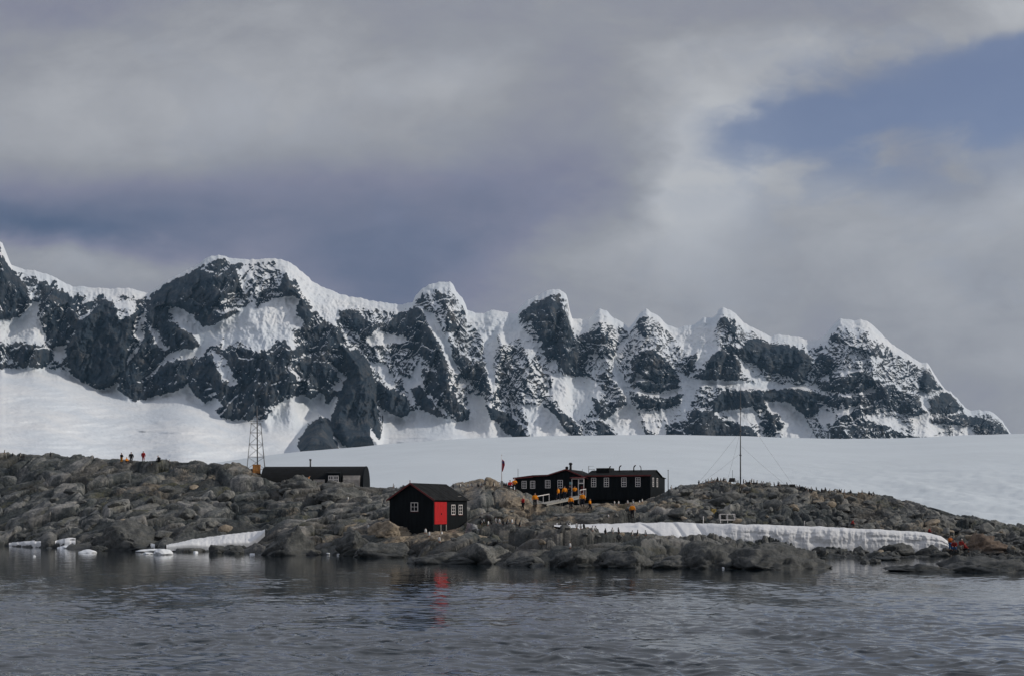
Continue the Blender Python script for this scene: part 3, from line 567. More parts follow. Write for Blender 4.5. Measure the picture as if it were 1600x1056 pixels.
    wb = np.exp(-(((X - 29.5) / 22) ** 2 + ((Y - 154) / 6.5) ** 2) ** 3); z = z * (1 - wb) + np.minimum(z, np.interp(X, [7, 15, 19.5, 29], [2.8, 1.75, 1.3, .7]) + (z - z0) * .15) * wb   # under the ice bank
    ww = np.exp(-(((X + 38.2) / 7.5) ** 2 + ((Y - 167) / 6.5) ** 2) ** 3); z = z * (1 - ww) + np.minimum(z, .35 + (Y - 163) * .115 + (z - z0) * .1) * ww   # bed of the snow wedge
    P = np.stack([X, Y, z], -1)
    g = np.zeros(X.shape)                                            # guano and trodden tan ground
    for cx, cy, rx, ry, a in ((-10, 148, 11, 8, 1), (-20, 160, 7, 9, .8), (0, 165, 9, 12, .9), (8, 140, 13, 9, .9), (12, 178, 16, 8, .95), (-3, 180, 6, 8, .95), (30, 186, 14, 6, .8), (45, 178, 16, 6, .8), (-42, 214, 6, 6, .8), (-52, 213, 8, 8, .6), (-30, 180, 10, 9, .5), (20, 171, 7, 6, .8), (55, 165, 12, 7, .7), (-60, 205, 10, 4, .6)):
        g = np.maximum(g, a * np.exp(-((X - cx) / rx) ** 2 - ((Y - cy) / ry) ** 2))
    g = g * (.6 + fbm(X / 5, Y / 5, 4, 130) * 1.1)
    tone = np.clip(.5 + (cells(dip / 4.2, dpy / 2.4, 112)[2] - .5) * .55 + (cells(dip / 10.5, dpy / 6.0, 110)[2] - .5) * .4 + (cells(wx / 1.45, wy / 1.2, 114)[2] - .5) * .3, 0, 1)
    wet = np.maximum(1 - sstep(.2, 1.2, z + fbm(X / 4, Y / 4, 3, 133) * .7), .6 * (1 - sstep(1.2, 3.4, z + fbm(X / 5, Y / 5, 4, 134) * 2.4)) * (1 - sstep(.25, .6, g)))
    m, nt, b = nodes_of('island bedrock'); v = coord(nt, 'Object')
    n1 = noise(nt, v, .35, 6, .65); n2 = noise(nt, v, 2.4, 6, .7); n3 = noise(nt, v, .09, 4, .6); n4 = noise(nt, coord(nt, 'Object', (1, 1, 2.2)), 7, 4, .65)
    rc = ramp(nt, n1 * .40 + n2 * .34 + n3 * .10 + (attr(nt, 'tone') - .5) * .30 + .08, [(.30, (.011, .016, .018)), (.42, (.031, .039, .041)), (.54, (.098, .106, .104)), (.68, (.33, .322, .30))])
    tan = ramp(nt, n2 * .6 + n1 * .4, [(.36, (.10, .080, .058)), (.5, (.24, .195, .14)), (.64, (.40, .335, .25))])
    base = mixc(nt, (attr(nt, 'guano') + (n2 - .5) * .9 + (n1 - .5) * .5).step(.22, .78), rc, tan)
    base = mixc(nt, (noise(nt, v, .05, 4, .6) + (n1 - .5) * .4).step(.44, .64) * .42, base, mixc(nt, .5, base, (.16, .115, .075)))
    alg = (noise(nt, v, .22, 5, .65) + (n2 - .5) * .25).step(.55, .68)
    base = mixc(nt, alg * .55, base, (.10, .095, .045))
    base = mixc(nt, attr(nt, 'wet') * .85, base, (.026, .030, .029))
    nt.links.new(base, b.inputs['Base Color'])
    r_ = attr(nt, 'wet') * -.35 + .85; nt.links.new(r_.s, b.inputs['Roughness']); b.inputs['Specular IOR Level'].default_value = .3
    nt.links.new(bump(nt, n1 * .5 + n2 * .35 + n4 * .12, 1.0, .5), b.inputs['Normal'])
    TER['rockmat'] = m
    o = grid_mesh('rocky_island_ground', P, m, {'guano': g, 'wet': wet, 'tone': tone}); tag(o, kind='structure')
    PYs = HOR - (z - H) * F / Y
    TER.update(pxs=pxs, D=Y, z=z, py=PYs, vis=np.minimum.accumulate(PYs[:400], 0))
island()
def ground(px, D):
    """terrain height on the sight line px at distance D"""
    j = int(np.clip(np.searchsorted(TER['pxs'], px), 1, len(TER['pxs']) - 1))
    return float(np.interp(D, TER['D'][:, j], TER['z'][:, j]))
def gxy(x, y): return ground(800 + x / y * F, y)
def spot(px, py):
    """the point of the visible ground seen at a photo pixel; above the skyline, the skyline"""
    j = int(np.clip(np.searchsorted(TER['pxs'], px), 0, len(TER['pxs']) - 1)); v = TER['vis'][:, j]
    k = np.nonzero(v <= py)[0]
    i = int(k[0]) if len(k) else int(np.argmin(TER['py'][:400, j]))
    return Vector(((px - 800) / F * TER['D'][i, j], TER['D'][i, j], TER['z'][i, j]))

# ------------------------------------------------------------------ snow and ice on the shore
def ice_bank():
    T = [(866,820.5),(900,820),(930,819),(1000,817),(1060,816),(1100,818),(1200,820),(1250,822),(1300,824),(1400,829),(1450,833),(1470,838),(1480,845),(1485,853)]
    B = [(866,821.6),(900,825.5),(930,830),(1000,841),(1060,849),(1100,852),(1200,856),(1250,859),(1400,860),(1485,861)]
    FD = [(866,148.5),(1000,147.2),(1100,147.5),(1300,148),(1485,149)]; LEAN = [(866,2.5),(1000,5),(1090,4),(1150,1.3),(1485,.8)]
    pxs = np.linspace(866, 1485, 620); tp = np.interp(pxs, *zip(*T)); bt = np.interp(pxs, *zip(*B)); fd = np.interp(pxs, *zip(*FD)); ln = np.interp(pxs, *zip(*LEAN))
    X0 = (pxs - 800) / F * 149
    tp = tp + fbm(pxs / 30, pxs * 0, 3, 1) * 1.2 + fbm(pxs / 14, pxs * 0, 4, 2, .6) * 1.1
    zb = H + (HOR - bt) / F * fd; zt = H + (HOR - tp) / F * (fd + ln)
    rows = []
    cl = sstep(1090, 1180, pxs)
    flute = fbm(pxs / 30, pxs * 0 + 3, 4, 7)
    for t in np.linspace(-.25, 1, 46):
        tt = max(t, 0); c = cl * (.2 * tt + .8 * tt ** 5) + (1 - cl) * tt ** 1.25
        D = fd + ln * c + (flute * .5 + fbm(pxs / 15, pxs * 0 + t * 1.6, 5, 8, .6) * .34 + ridged(pxs / 90 + t * .2, pxs * 0 + t * 2.4, 2, 4) * .16) * np.sin(min(max(t, .12), 1) * np.pi * .92) * (.3 + .9 * cl)
        z = zb + (zt - zb) * (1 - (1 - t) ** (1 if t < 0 else 1.25) if t > 0 else t)
        # wind creases where the drift meets the cliff
        for cx, sl in ((1062, .9), (1098, 1.0), (1018, 1.6)):
            D = D + np.exp(-((pxs - cx + (t - .5) * 26 * sl) / 4.0) ** 2) * .5
        rows.append(np.stack([(pxs - 800) / F * D, D, z], -1))
    for k in np.linspace(.06, 1, 12):
        D = fd + ln + k * 9; rows.append(np.stack([(pxs - 800) / F * D, D, zt + .25 * np.sin(k * 3) - k ** 2 * 2.4 + fbm(X0 / 2, X0 * 0 + k * 3, 3, 9) * .08], -1))
    m = snow_material('old banked snow', (.74, .75, .755), .7, .22, .5, 3.0, (1, 1, .6), ((.44, .47, .52), .7, (1, 1, .14), .6))
    o = grid_mesh('snow_bank', np.stack(rows), m)
    tag(o, 'long white bank of old snow with a streaked cliff face along the shore', 'snow bank')
ice_bank()
snow_m = snow_material('melting snow', (.78, .79, .79), .7, .12, .8, 4.0)
def snow_patch(name, T, B, label, thick=.5, back=5, seed=0, D=None, lift=.06):
    x0, x1 = T[0][0], T[-1][0]; pxs = np.linspace(x0, x1, int((x1 - x0) * 1.2) + 8); tp = np.interp(pxs, *zip(*T)); bt = np.interp(pxs, *zip(*B))
    bt = bt + fbm(pxs / 8, pxs * 0, 3, seed) * 1.2
    fd = np.array([spot(x, y).y for x, y in zip(pxs, bt)]); k = np.hanning(9); k /= k.sum(); fd = np.convolve(np.pad(fd, 4, mode='edge'), k, 'valid') - .5
    if D: fd = np.interp(pxs, *zip(*D))
    zb = H + (HOR - bt) / F * fd; bd = fd + back; zt = H + (HOR - tp) / F * bd; rows = []
    for t in np.linspace(-.2, 1.15, 22):
        D = fd + (bd - fd) * max(t, 0) ** 1.05; z = zb + lift + (zt - zb) * t + thick * .25 * math.sin(math.pi * min(max(t, 0), 1)) + fbm(pxs / 7, pxs * 0 + t * 5, 3, seed + 4) * .12
        if t < 0: z = zb + t * 3
        if t > 1: z = zt - (t - 1) * 8
        rows.append(np.stack([(pxs - 800) / F * D, D, z], -1))
    return tag(grid_mesh(name, np.stack(rows), snow_m), label, 'snow patch')
snow_patch('snow_patch', [(260,852.5),(300,843),(340,837),(380,832),(414,829)], [(260,853.5),(300,850),(330,853),(350,848),(390,847),(400,842),(414,830)], 'long wedge of snow sloping down to the water on the left shore', back=7.5, seed=3, D=[(260, 163), (414, 164.5)], lift=.1)
snow_patch('snow_patch', [(14,849),(30,846.5),(50,845),(64,844.5)], [(14,850.5),(30,850),(50,849),(64,848)], 'thin strip of snow on the rocks at the far left waterline', back=2, seed=13)
snow_patch('snow_patch', [(86,846),(98,842),(110,840),(118,841)], [(86,847),(98,847.5),(110,848),(118,847.5)], 'rounded lump of snow on the left shore beside the thin snow strip', back=1.6, seed=23)
snow_patch('snow_patch', [(196,849),(215,846),(232,848),(242,851)], [(196,850),(215,851.5),(232,853),(242,853.5)], 'flat tongue of snow on the rocks just above the broken ice', back=2, seed=33)

# ------------------------------------------------------------------ rocks
def rock_mesh(seed, sx=1, sy=1, sz=1, sub=4, cuts=11, rough=.10, base=None):
    rnd = random.Random(seed); bm = bmesh.new(); bmesh.ops.create_icosphere(bm, subdivisions=sub, radius=1)
    v = np.array([x.co[:] for x in bm.verts]); 
    for i in range(cuts):
        n = np.array([rnd.gauss(0, 1), rnd.gauss(0, 1), rnd.gauss(0, .8)]); n /= np.linalg.norm(n); d = rnd.uniform(.50, .86)
        e = v @ n - d; v = v - np.outer(np.where(e > 0, e * .88, 0), n)
    nz = fbm(v[:, 0] * 1.3 + v[:, 2] * .9 + seed, v[:, 1] * 1.3 - v[:, 2] * .7, 5, seed) * rough * 2.2 + ridged(v[:, 0] * 1.1 - v[:, 1] * .4 + 3 + seed, v[:, 2] * 1.6 + v[:, 1] * .6, 3, seed + 3) * rough * .7
    v = v * (1 + nz[:, None]) * np.array([sx, sy, sz])
    for b_, c in zip(bm.verts, v): b_.co = c
    for f in bm.faces: f.smooth = True
    me = bpy.data.meshes.new('boulder'); bm.to_mesh(me); bm.free(); return me, v
def stone_material(name, stops, wetc=(.022, .026, .026), sc=1.0):
    m, nt, b = nodes_of(name); v = coord(nt, 'Object')
    n1 = noise(nt, v, .8 * sc, 6, .65); n2 = noise(nt, v, 4.5 * sc, 6, .7); n4 = noise(nt, v, 14 * sc, 4, .6)
    base = ramp(nt, n1 * .55 + n2 * .45, stops); base = mixc(nt, attr(nt, 'wet') * .9, base, wetc)
    nt.links.new(base, b.inputs['Base Color']); r_ = attr(nt, 'wet') * -.4 + .85; nt.links.new(r_.s, b.inputs['Roughness']); b.inputs['Specular IOR Level'].default_value = .3
    nt.links.new(bump(nt, n1 * .6 + n2 * .35 + n4 * .1, .9, .2), b.inputs['Normal']); return m
grey_stone = stone_material('grey boulder stone', [(.34, (.035, .040, .040)), (.45, (.085, .090, .087)), (.55, (.17, .17, .158)), (.68, (.32, .305, .275))])
dark_stone = stone_material('dark shore stone', [(.34, (.028, .032, .033)), (.46, (.066, .070, .069)), (.57, (.118, .120, .113)), (.7, (.20, .195, .18))])
tan_stone = stone_material('tan guano stained stone', [(.34, (.12, .10, .075)), (.48, (.24, .20, .15)), (.60, (.38, .32, .24)), (.7, (.46, .40, .31))])
pale_stone = stone_material('pale grey stone', [(.34, (.16, .165, .17)), (.5, (.27, .275, .28)), (.64, (.42, .42, .42)), (.7, (.48, .48, .47))])
def big_rock(px, hw, top, bot, D, mat, label, seed, depth=None, lean=0, sub=5, rz=0, name='shore_rock', cat='rock', cuts=16):
    """a rock whose outline spans px +- hw, from row top to row bot, standing at distance D"""
    s = D / F; w = hw * s; d = depth or w * .65; zb = H + (HOR - bot) * s; zt = H + (HOR - top) * (D + d * .5) / F; X = (px - 800) * s
    hz = (zt - zb); me, v = rock_mesh(seed, 1, 1, 1, sub, cuts, .13)
    v = v / np.abs(v).max(0); v[:, 2] = np.where(v[:, 2] > 0, v[:, 2], v[:, 2] * .5)
    v = v * np.array([w, d, hz])
    # joints and broken steps, in metres
    a = v[:, 0] + v[:, 1] * .4 + seed * 3.1; c = v[:, 2] * 1.5 + v[:, 1] * .35 - v[:, 0] * .18; e = v[:, 1] - v[:, 0] * .3
    k = min(1.0, hz / 2.2)
    st = blocks(a / 2.6, c / 1.0 + e * .2, seed + 60, .9, .16) * .46 + blocks(a / 1.0, c / .5 + e * .4, seed + 61, .9, .2) * .2 + fbm(a / .6, c / .4, 4, seed) * .07
    n = v / np.array([w, d, hz]) ** 2; n = n / np.linalg.norm(n, axis=1, keepdims=True); v = v + n * (st * k)[:, None]
    v[:, 2] *= hz / v[:, 2].max()
    me.vertices.foreach_set('co', v.reshape(-1).astype(np.float32)); me.update()
    me.materials.append(mat); o = bpy.data.objects.new(name, me); col.objects.link(o)
    o.location = (X, D + d * .6, zb); o.rotation_euler = (0, lean, rz)
    t = me.attributes.new('wet', 'FLOAT', 'POINT'); zz = v[:, 2] + zb; t.data.foreach_set('value', (1 - sstep(.1, .9, zz + fbm(v[:, 0] / 2, v[:, 1] / 2, 3, seed) * .7)).astype(np.float32))
    return tag(o, label, cat)
BIG = [
(1105, 68, 843, 888, 114.5, dark_stone, 'knobbly dark rock at the waterline left of the smooth whaleback rock', 11, 4, 0),
(1222, 92, 846, 890, 113.5, dark_stone, 'long smooth whaleback rock in front of the streaked snow bank', 12, 4.5, .03),
(1560, 85, 867, 894, 107.5, dark_stone, 'broad low dome of dark rock at the right edge of the water', 13, 4, 0),
(1462, 74, 880, 893, 108, dark_stone, 'thin low rock shelf tapering left from the low dome rock', 14, 2, .02),
(826, 36, 867, 884, 119.5, dark_stone, 'dark seal-shaped rock lying at the water edge', 15, 1.4, .04),
(752, 46, 847, 880, 124, grey_stone, 'blocky grey rock on the shore right of the boat shed', 16, 3, .08),
(690, 62, 862, 881, 124.5, dark_stone, 'low dark rock at the water below the red door', 17, 2, -.05),
(715, 56, 831, 858, 143, tan_stone, 'tan sunlit rock in front of the boat shed door', 18, 2.5, 0),
(905, 52, 855, 887, 116.5, dark_stone, 'squat dark rock at the waterline right of the seal-shaped rock', 19, 2.5, 0),
(988, 55, 859, 888, 115.5, dark_stone, 'wide dark slab at the waterline below the start of the snow bank', 20, 2.6, .05),
(1043, 34, 866, 889, 114.5, dark_stone, 'small dark slab wedged between the wide slab and the knobbly rock', 21, 2, 0),
(1392, 24, 867, 876, 134, dark_stone, 'small pointed dark rock standing in the shallow lagoon', 22, 1, 0),
(1368, 12, 871, 880, 127, dark_stone, 'tiny dark rock poking out of the lagoon left of the pointed one', 23, .6, 0),
(1352, 9, 874, 881, 126, dark_stone, 'leftmost tiny rock showing above the shallow lagoon', 24, .5, 0),
(445, 58, 819, 868, 148.5, dark_stone, 'tall dark rock at the water end of the left snow wedge', 25, 5, 0),
(335, 22, 850, 864, 157, dark_stone, 'rounded dark boulder in front of the left snow wedge', 26, 1.5, 0),
(365, 20, 851, 865, 155, dark_stone, 'dark boulder between the rounded boulder and the tall dark rock', 27, 1.5, 0),
(195, 62, 808, 858, 170, dark_stone, 'big dark sloping rock above the broken ice on the left shore', 28, 5, -.15),
(148, 17, 851, 861, 166, dark_stone, 'small dark wave-washed rock among the floating ice', 29, 1, 0),
(255, 26, 838, 858, 168, dark_stone, 'rounded olive-dark boulder right of the broken ice', 30, 2, 0),
(548, 30, 826, 868, 147, dark_stone, 'dark cleft rock on the shore left of the boat shed', 31, 2.5, .1),
(600, 52, 846, 871, 142, dark_stone, 'low dark ledge at the water left of the boat shed', 32, 2.5, 0),
(612, 42, 811, 838, 152, tan_stone, 'rounded tan boulder beside the left corner of the boat shed', 33, 2.2, 0),
(775, 26, 756, 790, 178, tan_stone, 'tan rock hump below the flag', 34, 3, .2),
(805, 34, 770, 800, 172, tan_stone, 'pale brown rock slab below the left end of the long hut', 35, 2.5, .35),
(1050, 38, 786, 818, 168, tan_stone, 'arched tan rock below the right end of the long hut', 36, 3, 0),
(930, 70, 797, 818, 163, grey_stone, 'broad smooth grey rock where the visitors in orange walk', 37, 4, .06),
(740, 14, 813, 829, 152, pale_stone, 'pale bluish boulder at the right end of the boat shed', 38, 1.2, -.3),
(752, 18, 800, 817, 158, pale_stone, 'flat pale boulder behind the right end of the boat shed', 39, 1.4, 0),
(1196, 5, 836, 849, 121, grey_stone, 'small upright grey pointed stone on the whaleback rock', 40, .3, 0),
(1400, 34, 847, 868, 146, dark_stone, 'row of dark blocks under the foot of the snow bank', 41, 1.2, 0),
(1455, 36, 850, 869, 146, dark_stone, 'dark squarish rock under the right end of the snow bank', 42, 1.5, 0),
(1290, 26, 853, 870, 146, dark_stone, 'mossy dark rock under the middle of the snow bank', 43, 1.2, 0),
(1540, 40, 832, 862, 150, stone_material('rusty brown stone', [(.34, (.06, .048, .04)), (.48, (.12, .09, .07)), (.62, (.20, .15, .11)), (.7, (.26, .21, .17))]), 'rust brown cliff block right of the end of the snow bank', 44, 2.5, 0),
(1470, 22, 806, 826, 168, grey_stone, 'large tilted grey block on the crest of the right slope', 45, 1.6, .5),
(470, 40, 741, 765, 196, grey_stone, 'rounded grey boulder hiding the left foot of the curved hut', 46, 2.5, .1),
(525, 48, 758, 782, 187, grey_stone, 'broad rounded boulder just below the curved hut', 47, 3, .1),
(180, 38, 716, 740, 228, grey_stone, 'flat topped rock where the four skyline figures rest', 48, 3, .1),
]
for a in BIG: big_rock(*a[:8], depth=a[8], lean=a[9])
VAR = []
for i in range(9):
    me, v = rock_mesh(200 + i, 1, .8, .7, 4, 20, .06); me.materials.append((grey_stone, grey_stone, dark_stone, grey_stone, tan_stone)[i % 5]); VAR.append(me)
def scatter(n, region, size, label, group, seed, mats=None):
    rnd = random.Random(seed); k = 0
    while k < n:
        px, py = region(rnd); p = spot(px, py); s = rnd.uniform(*size) * (1 if rnd.random() < .8 else 1.5)
        if abs(p.x - 22) < 13 and 183 < p.y < 200 or -16 < p.x < -4 and 148 < p.y < 165 or -12 < p.x < 22 and 184 < p.y < 200: 
            k += 1; continue
        o = bpy.data.objects.new('boulder', rnd.choice(VAR)); col.objects.link(o)
        o.location = p + Vector((0, .2, s * .10)); o.scale = (s * rnd.uniform(.8, 1.3), s * rnd.uniform(.8, 1.2), s * rnd.uniform(.7, 1.1)); o.rotation_euler = (rnd.uniform(-.3, .3), rnd.uniform(-.3, .3), rnd.uniform(0, 6.28))
        tag(o, label, 'boulder', group); k += 1
def reg_right(r):
    px = 1045 + 560 * r.random(); top = np.interp(px, [1045, 1180, 1300, 1380, 1500, 1600], [755, 757, 769, 778, 808, 830]); return px, top + (np.interp(px, [1045, 1480, 1600], [818, 836, 862]) - top) * r.random() ** .8
scatter(190, reg_right, (.3, 1.0), 'angular grey boulder in the rubble of the right-hand slope above the snow bank', 'boulders of the right-hand rubble slope', 5)
scatter(60, lambda r: (530 + 480 * r.random(), 800 + 50 * r.random()), (.22, .6), 'small loose stone on the trampled ground between the boat shed and the snow bank', 'loose stones on the trampled ground', 6)
scatter(46, lambda r: (1215 + 290 * r.random(), 861 + 7 * r.random()), (.25, .65), 'small dark stone on the beach at the foot of the snow bank', 'beach stones under the snow bank', 7)
scatter(50, lambda r: (20 + 560 * r.random(), 760 + 85 * r.random()), (.4, 1.3), 'grey boulder lying on the slabs of the left-hand slope', 'boulders on the left-hand slabs', 8)

# ------------------------------------------------------------------ floating ice
ice_m = snow_material('floating ice', (.80, .83, .85), .6, .08, 1.2, 6.0)
FLOES = [(68, 7, 853, 'small ice floe against the rocks at the far left'), (108, 18, 856, 'long thin ice floe below the rounded snow lump'), (139, 14, 863, 'flat ice floe in front of the wave-washed rock'),
(168, 13, 856.5, 'thin ice floe just right of the wave-washed rock'), (222, 20, 857, 'lumpy ice floe at the back of the broken ice'), (236, 22, 862, 'wide lumpy ice floe in the middle of the broken ice'), (230, 8, 865, 'small ice floe at the left end of the broken ice'), (254, 14, 866, 'tallest white ice block at the front of the broken ice'),
(306, 4, 863, 'tiny ice bit below the rounded dark boulder'), (395, 5, 866, 'tiny ice bit left of the tall dark rock'), (512, 4, 866, 'tiny ice bit at the foot of the dark cleft rock'), (530, 4, 867, 'tiny ice bit right of the dark cleft rock'), (648, 9, 877, 'thin sliver of ice floating left of the red reflection'), (54, 2, 869, 'lone speck of ice on open water at the far left'), (1130, 2, 888, 'speck of ice at the foot of the knobbly rock')]
for i, (px, hw, py, lab) in enumerate(FLOES):
    D = H * F / (py - HOR); s = D / F; h = (.75 if hw == 14 and py == 866 else .42) if hw > 10 else .22
    me, v = rock_mesh(300 + i, hw * s, hw * s * .7 + .2, h * .8, 4, 9, .16); me.materials.append(ice_m); o = bpy.data.objects.new('ice_floe', me); col.objects.link(o)
    o.location = ((px - 800) * s, D, h * .12); tag(o, lab, 'ice floe', 'ice floes at the waterline')

# ------------------------------------------------------------------ materials of built things
M = dict(
 black=paint('black tarred boards', (.0075, .0095, .011), .75, .35, 1.2, .01, (3, 3, .4), spec=.12),
 roof=paint('black roofing felt', (.016, .0168, .0172), .9, .35, 1.0, .01, spec=.1),
 redtrim=paint('faded dark red trim', (.13, .020, .018), .6, .25, 2),
 red=paint('bright red door paint', (.48, .016, .018), .5, .14, 1.5, .004, (5, 5, .5), spec=.25),
 white=paint('off-white window paint', (.78, .74, .71), .6, .12, 4),
 greyw=paint('weathered grey wood', (.30, .29, .26), .85, .25, 5, .006, (1, 1, .3)),
 dwood=paint('dark weathered timber', (.10, .09, .075), .85, .3, 5),
 metal=paint('galvanised steel', (.22, .22, .22), .5, .2, 3, metal=.3),
 dmetal=paint('dark weathered steel', (.10, .102, .106), .6, .25, 3),
 blackm=paint('black stove pipe', (.012, .012, .013), .6, .3, 3),
 orange=paint('orange jacket fabric', (.74, .245, .012), .8, .15, 9, spec=.15),
 redj=paint('red jacket fabric', (.36, .018, .020), .8, .15, 9, spec=.15),
 blackj=paint('black jacket fabric', (.014, .014, .018), .85, .25, 9, spec=.15),
 navy=paint('navy trouser fabric', (.016, .020, .032), .85, .25, 9, spec=.15),
 ochre=paint('ochre trouser fabric', (.55, .24, .03), .85, .2, 9, spec=.15),
 bluej=paint('blue fabric', (.03, .09, .22), .85, .2, 9, spec=.15),
 dullred=paint('dull red fabric', (.20, .022, .020), .85, .3, 9, spec=.1), dullorange=paint('muted orange fabric', (.38, .10, .02), .85, .3, 9, spec=.1),  # darker, duller tones of the red and orange jacket colours
 skin=paint('skin', (.42, .24, .17), .55, .1, 12, .001),
 hat=paint('knitted hat wool', (.03, .03, .035), .9, .3, 15),
 whitehat=paint('white knitted wool', (.62, .60, .57), .9, .1, 15),
 crate=paint('orange brown crate wood', (.42, .19, .055), .8, .3, 4),
 palecrate=paint('pale crate wood', (.40, .27, .17), .8, .25, 4),
 yellowb=paint('faded yellow plastic', (.45, .33, .10), .6, .2, 4),
)
def glass_material():
    m, nt, b = nodes_of('dark window glass'); b.inputs['Base Color'].default_value = (.012, .015, .018, 1); b.inputs['Roughness'].default_value = .12
    nt.links.new(bump(nt, noise(nt, coord(nt), 2.0, 2), .15, .02), b.inputs['Normal']); return m
M['glass'] = glass_material()
def corrugated(name, c, k=9.0, axis='X'):
    m, nt, b = nodes_of(name); v = coord(nt)
    w = nt.nodes.new('ShaderNodeTexWave'); w.bands_direction = axis; w.inputs['Scale'].default_value = k; w.inputs['Distortion'].default_value = .15; nt.links.new(v, w.inputs['Vector'])
    f = noise(nt, v, 1.2, 5); nt.links.new(mixc(nt, f.step(.35, .7), tuple(x * .7 for x in c), tuple(x * 1.25 for x in c)), b.inputs['Base Color'])
    b.inputs['Roughness'].default_value = .75; b.inputs['Specular IOR Level'].default_value = .2
    nt.links.new(bump(nt, E(nt, w.outputs['Fac']), .8, .03), b.inputs['Normal']); return m
M['corr'] = corrugated('black corrugated iron', (.0085, .0097, .0113)); M['corrg'] = corrugated('pale grey corrugated iron', (.42, .39, .36), 4.0)  # corrg is a much paler grey than the black sheets

def window(parent, x, z, w, h, nx=2, nz=2, plane='y', off=0.0, fr=.075, bar_=.045, sub=1, mat='white', red=False):
    """a casement: frame > pane, sash bars in the frame mesh. plane y: on a wall facing -y at y=off; plane x: facing +x at x=off"""
    f = MB(); d = .05
    def B(u0, u1, z0, z1, p):
        if plane == 'y': f.box(u0, u1, off - p, off + .02, z0, z1)
        else: f.box(off - .02, off + p, u0, u1, z0, z1)
    B(x - w / 2, x - w / 2 + fr, z, z + h, d); B(x + w / 2 - fr, x + w / 2, z, z + h, d)
    B(x - w / 2 + fr, x + w / 2 - fr, z + h - fr, z + h, d); B(x - w / 2 - .03, x - w / 2 - .001, z - .05, z - .002, d + .03) if 0 else None
    B(x - w / 2 + fr, x + w / 2 - fr, z, z + fr, d + .012)
    for i in range(1, nx):
        u = x - w / 2 + w * i / nx; B(u - bar_ / 2, u + bar_ / 2, z + fr, z + h - fr, d - .008)
    for j in range(1, nz):
        v = z + h * j / nz; wd = bar_ * (1.9 if j == sub and sub > 1 else 1); B(x - w / 2 + fr, x + w / 2 - fr, v - wd / 2, v + wd / 2, d - .014)
    o = f.build('window', M[mat], parent)
    g = MB()
    if plane == 'y': g.box(x - w / 2 + fr * .5, x + w / 2 - fr * .5, off - .018, off + .015, z + fr * .5, z + h - fr * .5)
    else: g.box(off - .015, off + .018, x - w / 2 + fr * .5, x + w / 2 - fr * .5, z + fr * .5, z + h - fr * .5)
    g.build('pane', M['glass'], o)
    if red:
        s = MB()
        if plane == 'y': s.box(x - w / 2 - .05, x + w / 2 + .05, off - .09, off + .01, z - .07, z - .004)
        else: s.box(off - .01, off + .09, x - w / 2 - .05, x + w / 2 + .05, z - .07, z - .004)
        s.build('sill', M['redtrim'], o)
    return o
def boards(mb, x0, x1, y, z0, z1, n, plane='y', t=.018, mi=0):
    """overlapping wall boards standing a little proud of the wall"""
    for i in range(n):
        a = z0 + (z1 - z0) * i / n; b_ = z0 + (z1 - z0) * (i + .86) / n
        if plane == 'y': mb.box(x0, x1, y - t, y + .004, a, b_, mi)
        else: mb.box(y - .004, y + t, x0, x1, a, b_, mi)

